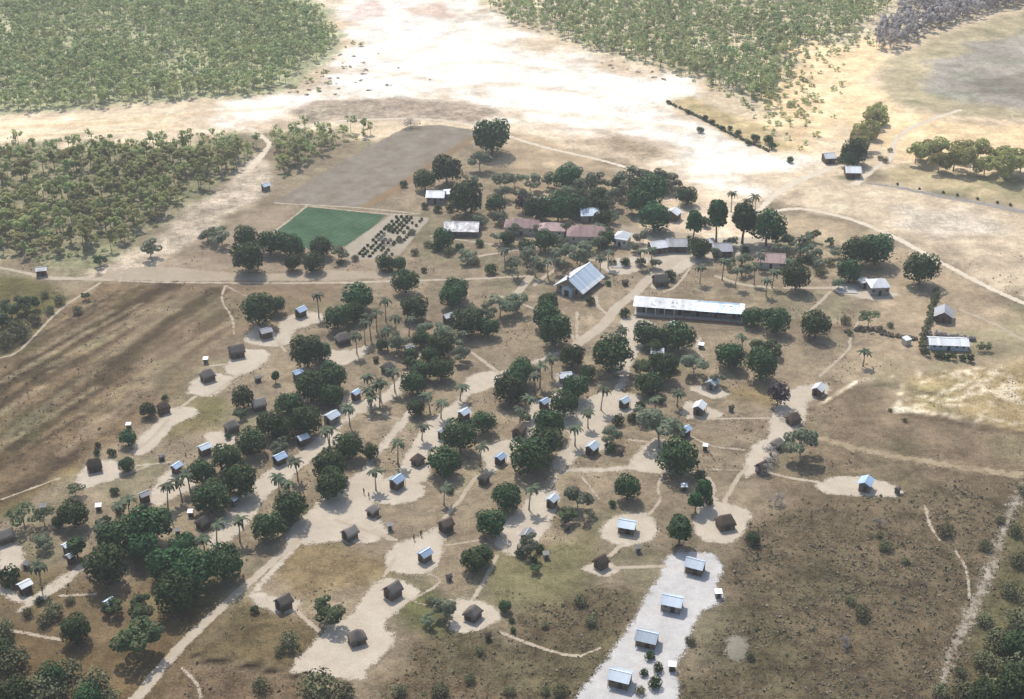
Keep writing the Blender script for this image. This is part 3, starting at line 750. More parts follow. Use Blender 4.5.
def walls_gable(L, W, h, rise_w):
    """four walls with gable tops closed to the roof"""
    a = MB(); x = L/2; y = W/2
    v = [(-x,-y,0),(x,-y,0),(x,y,0),(-x,y,0),(-x,-y,h),(x,-y,h),(x,y,h),(-x,y,h),(-x,0,h+rise_w),(x,0,h+rise_w)]
    a.add(v, [(0,1,5,4),(2,3,7,6),(0,4,8,7,3),(1,2,6,9,5),(4,5,9,8),(6,7,8,9),(3,2,1,0)])
    return a

def panel(side, L, W, c, wd, z0, z1, out=.03):
    """thin raised panel on one wall: side in -x +x -y +y"""
    a = MB()
    if side == '-x': a.box(-L/2 - out, -L/2 + .05, c - wd/2, c + wd/2, z0, z1)
    if side == '+x': a.box(L/2 - .05, L/2 + out, c - wd/2, c + wd/2, z0, z1)
    if side == '-y': a.box(c - wd/2, c + wd/2, -W/2 - out, -W/2 + .05, z0, z1)
    if side == '+y': a.box(c - wd/2, c + wd/2, W/2 - .05, W/2 + out, z0, z1)
    return a

def building(name, cat, px, py, rot, L, W, h, rise, roof, wall, label, group=None, kind='tin', over=.45, ends=.35,
             door=('-x', 0), wins=(), seed=0, hip=0, posts=0, mark=None, tilt=0):
    gx_, gy_ = P(px, py)
    root = empty(name, (gx_, gy_, 0), R(rot))
    tag(root, label, cat, group)
    Lr, Wr = L + 2 * ends, W + 2 * over
    slope = rise / (Wr / 2)
    ez = h - slope * over
    if kind == 'tin':
        rf = roof_gable(Lr, Wr, ez + .09, rise).build('roof', M[roof], root)
        rc = MB(); rc.box(-Lr/2 - .02, Lr/2 + .02, -.13, .13, ez + .09 + rise - .07, ez + .09 + rise + .035)
        rc.build('ridge_cap', M[roof], rf)
        walls_gable(L, W, h, slope * W / 2).build('wall', M[wall], root)
    elif kind == 'hip':
        roof_hip(Lr, Wr, h + .02, rise, max(Lr/2 - Wr * .45, .2)).build('roof', M[roof], root)
        wb = MB(); wb.box(-L/2, L/2, -W/2, W/2, 0, h); wb.build('wall', M[wall], root)
    elif kind == 'thatch':
        roof_thatch(Lr, Wr, ez + .1, rise, hip, seed).build('roof', M[roof], root, True)
        wb = walls_gable(L, W, h - .05, slope * W / 2 * .7) if hip <= 0 else MB()
        if hip > 0: wb.box(-L/2, L/2, -W/2, W/2, 0, h)
        wb.build('wall', M[wall], root)
    elif kind == 'skillion':
        a = MB(); x = Lr/2; y = Wr/2
        a.slab([(-x, -y, h + .05), (x, -y, h + .05), (x, y, h + .05 + rise), (-x, y, h + .05 + rise)], .06)
        a.build('roof', M[roof], root)
        b = MB(); x = L/2; y = W/2; r2 = rise * W / Wr
        z0 = h - .02 + rise * over / Wr - .02; z1 = z0 + r2
        b.add([(-x,-y,0),(x,-y,0),(x,y,0),(-x,y,0),(-x,-y,z0),(x,-y,z0),(x,y,z1),(-x,y,z1)],
              [(0,3,2,1),(4,5,6,7),(0,1,5,4),(1,2,6,5),(2,3,7,6),(3,0,4,7)])
        b.build('wall', M[wall], root)
    if door:
        panel(door[0], L, W, door[1], min(.85, L * .4), .02, min(1.75, h - .15)).build('door', M['door'], root)
    for sd, c in wins:
        panel(sd, L, W, c, .7, h * .5, h * .5 + .6).build('window', M['glass'], root)
    if posts:
        for i in range(posts):
            x = -L/2 + L * i / (posts - 1)
            a = MB(); a.tube([(x, -Wr/2 + .12, 0), (x, -Wr/2 + .12, ez + .05)], [.06, .05], 5); a.build('post', M['pole'], root)
    if mark: MARKS.append((gx_, gy_, mark))
    return root

GT = 'small tin roofed huts of the village'
GH = 'small thatched huts of the village'
GO = 'tiny outhouses and sheds beside the huts'
# x, y of the floor centre in the photograph, width in pixels, ridge angle, kind, roof, phrase
HUTS = [
 (301,316,15,50,'t','tin_blue','blue hut at the top end of the left row'),
 (266,337,17,35,'t','tin_grey','pale grey hut under the big double tree'),
 (237,358,18,28,'h','thatch','dark thatched hut left of the big double tree'),
 (206,363,8,30,'o','tin_white','white shed above the sand patch hut'),
 (208,382,17,40,'h','thatch','grey thatched hut on yellow sand patch, upper left'),
 (258,381,10,20,'o','thatch_pale','bleached little shed beside the dark conical tree'),
 (298,379,14,40,'t','tin_blue','blue hut just under the round bushy crown'),
 (343,345,17,30,'h','thatch','charcoal hut beside the two joined round crowns'),
 (448,322,14,40,'t','tin_white','shiny white hut below the lone double tree'),
 (376,362,8,30,'o','thatch_brown','tiny rust brown shed on bare slope'),
 (388,374,15,45,'h','thatch','dark hut by the palms, roof edge pale'),
 (409,354,13,40,'t','tin_grey','grey hut wrapped in the centre left grove'),
 (356,399,13,55,'t','tin_blue','blue hut by the palm trio'),
 (332,422,20,48,'t','tin_pale','large bright hut at the grove edge'),
 (303,444,16,40,'t','tin_pale','hut with two step pale roof'),
 (280,463,18,50,'t','tin_blue','light blue hut behind tall palms'),
 (259,411,17,30,'h','thatch_pale','bleached thatch hut beside low round shrub'),
 (232,433,17,35,'h','thatch_pale','bleached thatch hut left of dense grove'),
 (205,454,17,45,'t','tin_pale','silver hut left of the dark grove'),
 (177,472,14,55,'t','tin_blue','blue hut poking out of the grove'),
 (162,460,9,30,'o','thatch_pale','tiny pale shed left of the silver hut'),
 (129,428,8,40,'o','tin_white','white shed alone at the striped field'),
 (164,414,15,30,'h','thatch_brown','brown thatched hut with round tree, field edge'),
 (95,472,17,25,'h','thatch_brown','brown thatched hut on sand, far left'),
 (99,510,9,20,'o','tin_white','white shed between two dark trees'),
 (44,511,11,35,'o','tin_grey','grey shed by the umbrella tree'),
 (6,543,20,40,'h','thatch_pale','pale thatched hut cut by left edge'),
 (68,552,13,50,'t','tin_pale','pale hut half under tall dark tree'),
 (72,563,13,50,'t','tin_grey','grey hut behind the pale half hidden hut'),
 (27,568,10,40,'o','tin_grey','grey shed near the bottom left white roof'),
 (26,591,18,48,'t','tin_white','white roofed hut at bottom left'),
 (145,501,15,40,'t','tin_grey','grey hut behind big crown, left side'),
 (110,609,14,50,'t','tin_blue','blue hut buried among bottom left trees'),
 (191,516,9,50,'o','tin_white','white shed near the dark grey hut'),
 (204,529,17,50,'h','thatch','dark grey hut behind two palms'),
 (178,535,8,40,'o','tin_pale','pale little shed right of dark mass'),
 (175,549,13,40,'t','tin_grey','grey hut above the bottom left crowns'),
 (235,506,10,60,'t','tin_pale','pale roof peeping from dark grove'),
 (464,419,16,55,'t','tin_pale','pale blue hut in the centre lane'),
 (418,466,15,60,'h','thatch_brown','round topped brown hut in the centre lane'),
 (397,487,19,52,'t','tin_blue','bright blue hut on pale yard, centre left'),
 (500,463,15,58,'t','tin_blue','blue hut beside the giant centre tree'),
 (484,485,13,60,'h','thatch','grey hut at the top of straight path'),
 (519,438,15,60,'h','thatch_brown','dark hut on the sandy lane bend'),
 (441,438,10,60,'t','tin_grey','grey roof behind twin crowns, centre'),
 (565,381,16,15,'t','tin_white','white roofed hut below the road bend'),
 (544,408,14,52,'t','tin_blue','blue hut with little white awning'),
 (624,407,15,50,'t','tin_pale','pale hut beside grey bush, broad yard'),
 (592,453,18,60,'t','tin_pale','pale gabled hut at the broad yard foot'),
 (657,357,15,-6,'t','tin_white','white roof sunk between crowns, centre right'),
 (672,330,12,55,'t','tin_white','white roof tip behind the twin crowns'),
 (701,348,9,30,'o','tin_white','tiny white shed right of twin crowns'),
 (712,388,17,58,'t','tin_pale','pale hut facing the three round trees'),
 (699,413,17,66,'t','tin_white','white gabled hut with dark front, right'),
 (685,436,15,50,'t','tin_blue','blue hut behind the feathery grey tree'),
 (705,450,8,30,'o','tin_white','white outhouse in the right hand grass'),
 (731,411,7,40,'o','thatch_brown','black shed on the brown strip'),
 (818,394,18,60,'t','tin_white','white hut at far right sand end'),
 (793,425,16,30,'h','thatch_brown','dark thatched hut by sprawling thin tree'),
 (777,450,15,50,'h','thatch_pale','grey hut in front of sprawling thin tree'),
 (761,474,14,40,'h','thatch_brown','brown hut behind the dry bush'),
 (684,490,9,10,'o','tin_white','white outhouse by the leafy column trees'),
 (725,529,20,20,'h','thatch_brown','brown thatched hut on square pale yard'),
 (865,489,20,62,'t','tin_blue','lone blue hut on long sand strip, right'),
 (897,493,8,40,'o','thatch','dark outhouse at the long strip end'),
 (627,531,23,-20,'t','tin_pale','pale hut on round sand ring'),
 (601,569,17,40,'h','thatch_brown','slanting brown hut below the sand ring'),
 (638,552,9,30,'o','tin_grey','grey shed between ring and white strip'),
 (546,558,10,40,'o','tin_grey','grey shed below the steep tin hut'),
 (527,541,17,63,'t','tin_grey','steep grey hut with bright roof edge'),
 (552,506,16,62,'t','tin_pale','pale hut at the long yard top'),
 (473,620,19,62,'h','thatch','grey thatched hut on small pale square'),
 (488,639,7,20,'o','thatch_brown','black outhouse below the pale square'),
 (393,598,20,50,'h','thatch','dark hut on the big bottom yard'),
 (357,644,21,20,'h','thatch','domed dark hut behind slim stemmed tree'),
 (284,610,19,45,'h','thatch','dark hut beside the road, bottom left'),
 (425,560,19,52,'t','tin_blue','bright blue hut on round yard, centre'),
 (446,532,17,40,'h','thatch_brown','dark brown hut at the straight path foot'),
 (350,540,18,50,'h','thatch_pale','pale topped hut at the yard corner'),
 (373,517,14,55,'h','thatch_pale','leaning bleached hut on grass edge'),
 (390,530,9,30,'o','tin_grey','grey outhouse between two yards'),
 (449,580,9,30,'o','thatch','dark outhouse below the round yard'),
 (695,571,26,-20,'t','tin_pale','first hut, top of the white strip'),
 (672,608,28,-20,'t','tin_pale','second hut down the white strip'),
 (647,643,29,-20,'t','tin_pale','third hut on the white strip'),
 (620,683,30,-20,'t','tin_pale','last hut at the picture foot'),
 (718,597,10,10,'o','tin_white','white outhouse right of the white strip'),
 (672,670,10,10,'o','tin_white','white outhouse beside the strip\'s green bush'),
 (567,530,7,30,'o','thatch_brown','black outhouse under small leafy tree'),
 (620,454,8,50,'o','thatch_brown','black outhouse behind flat grey bush'),
 (625,285,9,20,'o','thatch_brown','dark shed right of the church'),
 (660,287,16,12,'h','thatch','dark hut above the long school roof'),
 (322,365,8,30,'o','thatch_brown','small brown lean-to near charcoal hut'),
 (215,352,5,30,'o','thatch_brown','tiny marker shed in upper left grass'),
 (42,275,14,10,'t','tin_grey','grey roof on the left road'),
 (266,190,12,40,'t','tin_pale','pale shed on the far stony track'),
 (283,449,7,30,'o','tin_white','little white shed amid dark crowns'),
]
HUTS = [h for h in HUTS if h[6] not in ('tiny marker shed in upper left grass',)]
KINDW = {'t': 'tin roofed hut', 'h': 'thatched hut', 'o': 'outhouse'}
for i, (x, y, wp, rot, kd, rm, ph) in enumerate(HUTS):
    r = random.Random(i * 13 + 5)
    rot = rot + r.uniform(-5, 5)
    sz = wp / S(y) / (abs(math.cos(R(rot))) * 1.12 + abs(math.sin(R(rot))) * .92)
    lab = ph
    mk = 'the ' + ph
    if kd == 't':
        L, W = sz * 1.04 - .6, sz * .9 - .7
        front = abs(rot) < 29
        building('tin_roofed_hut', 'hut', x, y, rot, L, W, r.uniform(1.95, 2.3), W * r.uniform(.26, .36) + .15, rm, r.choice(['mud', 'greywall', 'mud']), lab, GT,
                 door=(('-y', L * .12) if front else ('-x', W * r.uniform(-.12, .12))), wins=((('-y', -L * .28),) if front else (('-y', L * r.uniform(-.1, .25)),)),
                 posts=3 if (front or r.random() < .3) else 0, seed=i, mark=mk, over=.5 if front else .42)
    elif kd == 'h':
        sz *= 1.2; y -= 2.2; L, W = sz * 1.0 - .6, sz * .92 - .66
        hip = r.choice([0, .5, .9]) if 'domed' not in ph else 1.6
        if 'round topped' in ph: hip = 1.3
        building('thatched_hut', 'hut', x, y, rot, L, W, r.uniform(1.75, 2.0), W * r.uniform(.44, .56) + .35, rm, 'mud', lab, GH, kind='thatch',
                 door=('-x', W * .05) if abs(rot) > 25 else ('-y', 0), wins=(), hip=hip, seed=i, over=.32, ends=.28, mark=mk)
    else:
        L, W = max(sz * .85 - .2, .9), max(sz * .8 - .2, .9)
        kk = 'thatch' if rm.startswith('thatch') else 'skillion'
        if rm in ('tin_grey', 'tin_pale'): rm = 'greytop'
        building('outhouse', 'outhouse', x, y, rot if kk == 'thatch' else r.uniform(-20, 20), L, W, r.uniform(1.15, 1.45), .2 if kk == 'skillion' else .6, rm, r.choice(['greywall', 'mud']), lab, GO,
                 kind=kk, door=('-y', 0), over=.18, ends=.18, seed=i, mark=mk)

def m_(px_len, y): return px_len / S(y)

# larger buildings at the top of the village
building('house', 'house', 436, 201, -4, m_(17, 201), 5.0, 2.5, 1.5, 'tin_white', 'greywall', 'bright white roofed house between dark trees, top left', door=('-y', 0), wins=(('-y', 2), ('-y', -2)), mark='the top left white roofed house')
building('shed', 'shed', 449, 198, 12, m_(8, 198), 3.0, 2.1, .5, 'tin_white', 'greywall', 'small white shed right of the bright white house', kind='skillion', door=('-y', 0), over=.2, mark='the small shed beside that white house')
building('house', 'house', 462, 232, -3, m_(36, 232) - 1, 6.2, 2.4, 1.7, 'tin_grey', 'greywall', 'long grey roofed building in deep shade, top left', door=('-y', -2), wins=tuple(('-y', q) for q in (-5, 0, 2, 4.5)), posts=5, over=1.3, mark='the long grey roofed building')
building('house', 'house', 522, 231, -5, m_(33, 231), 6.0, 2.5, 1.9, 'tin_red', 'palewall', 'faded red roof, leftmost of the red roofed row', 'red roofed houses in a row', kind='hip', door=('-y', 0), wins=(('-y', -3), ('-y', 3)), mark='the leftmost red roofed house')
building('house', 'house', 552, 234, -5, m_(25, 234), 5.4, 2.4, 1.7, 'tin_pink', 'palewall', 'dull red roof, middle of the red roofed row', 'red roofed houses in a row', kind='hip', door=('-y', 0), wins=(('-y', 2.5),), mark='the middle red roofed house')
building('house', 'house', 586, 239, -3, m_(37, 239), 7.4, 2.6, 2.3, 'tin_red', 'palewall', 'widest red hip roof, right end of red row', 'red roofed houses in a row', kind='hip', door=('-y', 1), wins=(('-y', -4), ('-y', 4)), mark='the widest red roofed house')
building('hall', 'hall', 556, 211, -4, m_(40, 211), 7.5, 2.8, 2.2, 'tin_pale', 'palewall', 'broad pale roof hidden behind a row of trees', door=('-y', 2), wins=(('-y', -5), ('-y', 6)), mark='the broad half hidden pale roof')
building('house', 'house', 589, 219, 5, m_(17, 219), 5.0, 2.5, 1.6, 'tin_pale', 'greywall', 'pale blue roof right of the half hidden hall', door=('-y', 0), wins=(('-y', 1.8),), mark='the pale blue roof beside the hall')
building('house', 'house', 622, 244, 70, m_(18, 244) - .6, m_(15, 244) - .6, 2.8, 1.7, 'tin_white', 'palewall', 'white cottage with pale walls and two front windows', kind='hip', door=('-x', .2), wins=(('-x', 1.6), ('-x', -1.4), ('-y', 0)), mark='the white cottage')
building('house', 'house', 673, 219, 60, m_(11, 219), 4.0, 2.6, 1.2, 'tin_white', 'mud', 'white roofed house tucked behind three round trees', door=('-x', 0), wins=(('-y', 0),), mark='the white house behind round trees')
building('house', 'house', 657, 251, 15, m_(15, 251), 4.6, 2.3, 1.3, 'tin_white', 'mud', 'white roof joined to a lilac grey roof, left one', door=('-y', 0), wins=(('-y', 1.5),), mark='the white joined roof')
building('house', 'house', 676, 249, 0, m_(19, 249), 5.4, 2.3, 1.5, 'tin_grey', 'mud', 'lilac grey roof joined to a white roof, right one', door=('-y', 0), wins=(('-y', -2),), mark='the lilac grey joined roof')
building('house', 'house', 721, 254, 3, m_(18, 254), 5.2, 2.3, 1.6, 'tin_grey', 'mud', 'grey roofed house below the tall dark trees', door=('-y', 0), wins=(('-y', 2),), mark='the grey house below tall dark trees')
building('shed', 'shed', 710, 247, 8, m_(7, 247), 2.6, 2.0, .4, 'tin_grey', 'mud', 'small grey shed behind the grey roofed house', kind='skillion', door=('-y', 0), over=.2, mark='the shed behind the grey house')
building('house', 'house', 770, 265, -6, m_(27, 265), 6.0, 2.4, 1.8, 'tin_pink', 'palewall', 'faded pink roofed house ringed by palms', door=('-y', 0), wins=(('-y', -3), ('-y', 3)), mark='the pink roofed house')
building('house', 'house', 877, 292, 4, m_(21, 292) - .8, 5.4, 2.9, 1.6, 'tin_white', 'greywall', 'brilliant white roofed house on pale yard, right', kind='hip', door=('-y', 0), wins=(('-y', -2), ('-y', 2)), mark='the brilliant white right hand house')
building('shed', 'shed', 863, 287, 10, m_(7, 287), 2.4, 2.0, .4, 'tin_white', 'greywall', 'small white lean-to left of the brilliant white house', kind='skillion', door=('-y', 0), over=.15, mark='the white lean-to')
building('house', 'house', 943, 319, 74, m_(19, 319) - .3, m_(19, 319) - .9, 2.1, 1.7, 'tin_grey', 'mud', 'lilac grey gabled house standing alone, far right', door=('-x', 0), wins=(('-x', 1.6),), mark='the lone lilac grey gabled house')
building('longhouse', 'house', 947, 347, -5, m_(40, 347) - .8, 4.4, 1.9, 1.1, 'tin_white', 'bluepaint', 'long white roofed house boxed in by hedges, right', door=('-y', 0), wins=tuple(('-y', q) for q in (-4, -2.2, 2.2, 4)), mark='the hedged long white house')
building('house', 'house', 828, 162, 10, m_(10, 162), 4.0, 2.4, 1.4, 'tin_white', 'mud', 'tiny far white roof left of the shelter trees', door=('-y', 0), mark='the far white roof')
building('house', 'house', 852, 176, -3, m_(14, 176), 5.0, 2.4, 1.5, 'tin_white', 'mud', 'far white roofed house at the track bend', door=('-y', 0), wins=(('-y', 1.5),), mark='the far track bend house')
building('shed', 'shed', 906, 344, 30, 2.0, 1.8, 1.7, .3, 'tin_white', 'palewall', 'small white tank shed left of the hedged house', kind='skillion', door=None, over=.1, ends=.1)
# concrete slabs
for (x, y, a, b, lab) in ((620, 265, 18, 5, 'pale bare concrete slab behind the church'), (846, 290, 20, 5, 'pale bare slab left of the brilliant white house')):
    s = MB(); L = m_(a, y); s.box(-L/2, L/2, -2.4, 2.4, 0, .18); o = s.build('concrete_slab', M['concrete']); o.location = (*P(x, y), .03); o.rotation_euler.z = R(-4)
    tag(o, lab, 'slab')

# church
cx, cy = P(578.5, 287)
ch = empty('church', (cx, cy, 0), R(59)); tag(ch, 'church with steep blue tin roof and stone gable front', 'church'); MARKS.append((cx, cy, 'the church'))
Lc, Wc, hc = 12.6, 8.0, 2.6; over = 1.3; rise = 3.7; sl = rise / (Wc/2 + over)
walls_gable(Lc, Wc, hc, sl * Wc / 2).build('wall', M['stone'], ch)
ez = hc - sl * over
def roof_plane(side, u0, u1):
    y0 = -side * (Wc/2 + over); a = MB()
    f = lambda u: (y0 * (1 - u) - side * .012 * u, ez + .1 + rise * u)
    (ya, za), (yb, zb) = f(u0), f(u1); x = Lc/2 + .7
    a.slab([(-x, ya, za), (x, ya, za), (x, yb, zb), (-x, yb, zb)] if side > 0 else [(x, ya, za), (-x, ya, za), (-x, yb, zb), (x, yb, zb)], .09)
    return a
rf = roof_plane(1, .2, 1).build('roof', M['tin_pale'], ch)
roof_plane(1, 0, .198).build('roof_skirt', M['tin_white'], ch)
roof_plane(-1, .2, 1).build('roof', M['tin_white'], ch)
roof_plane(-1, 0, .198).build('roof_skirt', M['tin_white'], ch)
a = MB(); a.box(-Lc/2 - .75, Lc/2 + .75, -.15, .15, ez + rise + .04, ez + rise + .16); a.build('ridge_cap', M['tin_white'], rf)
a = MB(); a.box(-Lc/2 - 1.2, -Lc/2 + .02, -1.7, 1.7, .02, 2.3); a.add([(-Lc/2-1.2,-1.7,2.3),(-Lc/2-1.2,1.7,2.3),(-Lc/2-1.2,0,3.2),(-Lc/2,-1.7,2.3),(-Lc/2,1.7,2.3),(-Lc/2,0,3.2)], [(0,1,2),(0,2,5,3),(1,4,5,2)]); po = a.build('porch', M['bluepaint'], ch)
a = MB(); a.box(-Lc/2 - 1.26, -Lc/2 - 1.19, -.75, .75, .05, 2.05); a.build('door', M['door'], po)
for sgn in (-1, 1):
    a = MB(); a.box(-Lc/2 - .04, -Lc/2 + .05, sgn * 2.7 - .35, sgn * 2.7 + .35, 1.0, 2.4); a.build('window', M['glass'], ch)
    for q in range(4):
        a = MB(); c = -Lc/2 + 2 + q * 3.0; yy = sgn * Wc/2
        a.box(c - .5, c + .5, min(yy - .05*sgn, yy + .04*sgn), max(yy - .05*sgn, yy + .04*sgn), 1.0, 2.2); a.build('window', M['glass'], ch)
a = MB(); a.box(-Lc/2 - .55, -Lc/2 - .35, -.1, .1, ez + rise + .1, ez + rise + 2.3); a.box(-Lc/2 - .54, -Lc/2 - .36, -.65, .65, ez + rise + 1.4, ez + rise + 1.62)
a.box(-Lc/2 - .7, -Lc/2 - .2, -.25, .25, ez + rise + .05, ez + rise + .6); a.build('cross', M['pole'], ch)
a = MB(); a.box(-Lc/2 - .06, -Lc/2 + .06, -Wc/2, Wc/2, hc - .05, hc + .12); a.build('string_course', M['palewall'], ch)

# long school
sx_, sy_ = P(688.5, 314)
sc_ = empty('school_building', (sx_, sy_, 0), R(-9.5)); tag(sc_, 'very long low building with white and blue tin roof', 'school'); MARKS.append((sx_, sy_, 'the long school roof'))
Ls, Ws, hs = 31.0, 6.0, 2.7
a = MB(); a.box(-Ls/2 + .3, Ls/2 - .3, -Ws/2 + 1.3, Ws/2, .3, hs + .3); a.build('wall', M['greywall'], sc_)
a = MB(); a.box(-Ls/2, Ls/2, -Ws/2 - .4, Ws/2 + .2, 0, .3); a.build('plinth', M['concrete'], sc_)
def sroof(x0, x1, mat):
    z = hs + .25; rs = 1.15; y = Ws/2 + .5
    a = MB(); a.slab([(x0, -y, z), (x1, -y, z), (x1, -.012, z + rs), (x0, -.012, z + rs)], .07); a.slab([(x1, y, z), (x0, y, z), (x0, .012, z + rs), (x1, .012, z + rs)], .07)
    return a.build('roof_section', M[mat], sc_)
sroof(-Ls/2 - .5, 2.3, 'tin_white'); sroof(2.31, Ls/2 - 1.2, 'tin_blue'); sroof(Ls/2 - 1.19, Ls/2 + .5, 'tin_white')
rr = random.Random(3)
for k in range(15):   # dark rust patches where sheets have lifted
    x = rr.uniform(-Ls/2 + 1, 1) if k < 9 else rr.uniform(6, 13); u = rr.uniform(.25, .8); y = -(Ws/2 + .5) * (1 - u); z = hs + .25 + 1.15 * u
    dx = rr.uniform(.15, .45); dy = rr.uniform(.15, .4); s_ = 1.15 / (Ws/2 + .5); zo = .03
    a = MB(); a.slab([(x - dx, y - dy, z - dy*s_ + zo), (x + dx, y - dy, z - dy*s_ + zo), (x + dx * .6, y + dy, z + dy*s_ + zo), (x - dx, y + dy, z + dy*s_ + zo)], .02); a.build('rust_patch', M['tin_grey'], sc_)
for k in range(12):
    x = -Ls/2 + .6 + (Ls - 1.2) * k / 11
    a = MB(); a.tube([(x, -Ws/2 - .1, .3), (x, -Ws/2 - .1, hs + .3)], [.09, .09], 6); a.build('veranda_post', M['whitepaint'] if k < 5 else M['pole'], sc_)
for k in range(6):
    x = -Ls/2 + 2.6 + 5.2 * k; y = -Ws/2 + 1.3
    a = MB(); a.box(x - .5, x + .5, y - .04, y + .04, .32, 2.4); a.build('door', M['door'], sc_)
    a = MB(); a.box(x + 1.0, x + 2.8, y - .04, y + .04, 1.2, 2.3); a.build('window', M['glass'], sc_)
a = MB(); a.box(-4, Ls/2 - 1, -Ws/2 - 1.0, -Ws/2 - .7, 0, .35); a.build('red_kerb', M['redtrim'], sc_)
# ------------------------------------------------------------------ trees
def quads_cloud(pts, nor, size, rng, up=.35):
    """one ragged leaf-clump face at every point, leaning along its normal"""
    n = len(pts)
    nor = nor + np.array([0, 0, up])
    nor = nor + rng.normal(0, .45, (n, 3)); nor /= np.linalg.norm(nor, axis=1)[:, None] + 1e-9
    t = np.cross(nor, rng.normal(0, 1, (n, 3))); t /= np.linalg.norm(t, axis=1)[:, None] + 1e-9
    b = np.cross(nor, t)
    s = (size * rng.uniform(.55, 1.35, n))[:, None]
    a = s * rng.uniform(.7, 1.2, (n, 1))
    c = [pts + t * s * rng.uniform(.8, 1.15, (n, 1)) , pts + b * a * rng.uniform(.5, 1.1, (n, 1)),
         pts - t * s * rng.uniform(.8, 1.15, (n, 1)), pts - b * a * rng.uniform(.5, 1.1, (n, 1))]
    c[1] = c[1] + nor * s * rng.normal(0, .25, (n, 1)); c[3] = c[3] + nor * s * rng.normal(0, .25, (n, 1))
    V = np.stack(c, 1).reshape(-1, 3); F = np.arange(4 * n).reshape(-1, 4)
    return V, F

def sph(n, rng):
    v = rng.normal(0, 1, (n, 3)); return v / np.linalg.norm(v, axis=1)[:, None]

def lobes_cloud(centres, radii, n, leaf, rng, squash=.8, lower=-.5, core=True, up=.35):
    P_, N_ = [], []
    wts = radii ** 2 / (radii ** 2).sum()
    for c, r, wt in zip(centres, radii, wts):
        k = int(n * wt * 1.6); d = sph(k, rng); d = d[d[:, 2] > lower - rng.uniform(0, .3, len(d))]
        p = c + d * np.array([1, 1, squash]) * (r * rng.uniform(.82, 1.08, (len(d), 1)))
        keep = np.ones(len(p), bool)
        for c2, r2 in zip(centres, radii):
            if c2 is c: continue
            keep &= np.linalg.norm((p - c2) / np.array([1, 1, squash]), axis=1) > r2 * .8
        P_.append(p[keep]); N_.append(d[keep])
    p = np.concatenate(P_); d = np.concatenate(N_)
    V, F = quads_cloud(p, d, leaf, rng, up)
    if core:      # inner leaves that close the crown
        k = int(n * .25); ci = rng.integers(0, len(centres), k)
        q = np.array(centres)[ci] + sph(k, rng) * (radii[ci] * rng.uniform(.2, .7, k))[:, None]
        V2, F2 = quads_cloud(q, sph(k, rng), leaf * 1.6, rng)
        F = np.concatenate([F, F2 + len(V)]); V = np.concatenate([V, V2])
    return V, F

def mango_crown(seed, wd, h, b0, n=2200, leaf=.36, nl=13, taper=1.0):
    rng = np.random.default_rng(seed); cs, rs = [], []
    cz = b0 + (h - b0) * .5
    for i in range(nl):
        a = 2.4 * i + rng.uniform(-.5, .5); u = (i + .5) / nl
        z = -.55 + 1.35 * u; rr = math.sqrt(max(0, 1 - (z * .75) ** 2)) * (1 - max(0, z) * (1 - taper) * .8)
        r = wd * rng.uniform(.21, .30)
        rad = max(wd / 2 - r, .1) * rr * rng.uniform(.75, 1.12)
        cs.append(np.array([math.cos(a) * rad, math.sin(a) * rad, cz + z * (h - b0) * .36])); rs.append(r)
    cs.append(np.array([0, 0, cz])); rs.append(wd * .34)
    return lobes_cloud(cs, np.array(rs), n, leaf, rng, .85)

def open_crown(seed, wd, h, b0, n=420, leaf=.36, nl=9, flat=.6, up=.9):
    rng = np.random.default_rng(seed); cs, rs = [], []
    for i in range(nl):
        a = rng.uniform(0, 6.28); rad = wd / 2 * math.sqrt(rng.uniform(.02, .75)); r = wd * rng.uniform(.1, .2)
        z = h - r * flat - rng.uniform(0, 1) * (h - b0) * .6 - (rad / wd * 2) ** 2 * (h - b0) * .25
        cs.append(np.array([math.cos(a) * rad, math.sin(a) * rad, z])); rs.append(r)
    V, F = lobes_cloud(cs, np.array(rs), n, leaf, rng, flat, -.9, False, up)
    return V, F, cs

def trunk_mb(h, r, limbs, lean=0, seed=0):
    rr = random.Random(seed); a = MB()
    top = (rr.uniform(-.3, .3) + lean, rr.uniform(-.3, .3), h)
    mid = (top[0] * .4 + rr.uniform(-.15, .15), top[1] * .4, h * .5)
    a.tube([(0, 0, -.1), (mid[0] * .3, mid[1] * .3, h * .15), mid, top], [r * 1.35, r, r * .85, r * .7], 7)
    for c in limbs:
        c = Vector(c); s = Vector(mid) * .3 + Vector(top) * .7; m2 = (s + c) / 2 + Vector((0, 0, .25))
        a.tube([s, m2, c], [r * .55, r * .4, r * .18], 5)
    return a

PROTO = {}
def proto(kind, i, V, F, leafmat, trunk, barkmat):
    PROTO.setdefault(kind, []).append((np_mesh('crown_' + kind, V, F, M[leafmat]), trunk.mesh('trunk_' + kind, M[barkmat], True)))

# standard sizes in metres; every planted tree scales them
STD = {}
def kind_std(kind, wd, cz): STD[kind] = (wd, cz)
for i in range(7):
    h = 8.6 + (i % 3) * .5
    V, F = mango_crown(100 + i, 10, h, .2 + .2 * (i % 2), nl=11 + i % 4, n=2300)
    proto('mango', i, V, F, 'mango', trunk_mb(3.2, .34, [(2, 1, 4.6), (-2, .8, 4.4), (.3, -2, 4.7)], seed=i), 'bark')
kind_std('mango', 10, 4.6)
for i in range(3):
    V, F = mango_crown(150 + i, 6, 13, 1.8, n=1500, leaf=.4, nl=16, taper=.35)
    proto('tall', i, V, F, 'mango', trunk_mb(5, .3, [(.8, .3, 7), (-.8, .3, 8)], seed=i), 'bark')
kind_std('tall', 6, 7.2)
for i in range(5):
    V, F, cs = open_crown(200 + i, 10, 9.5, 3.0, n=900, leaf=.42, nl=13, flat=.75)
    proto('pale', i, V, F, 'pale_leaf', trunk_mb(3.6, .24, cs[:8], seed=i), 'palebark')
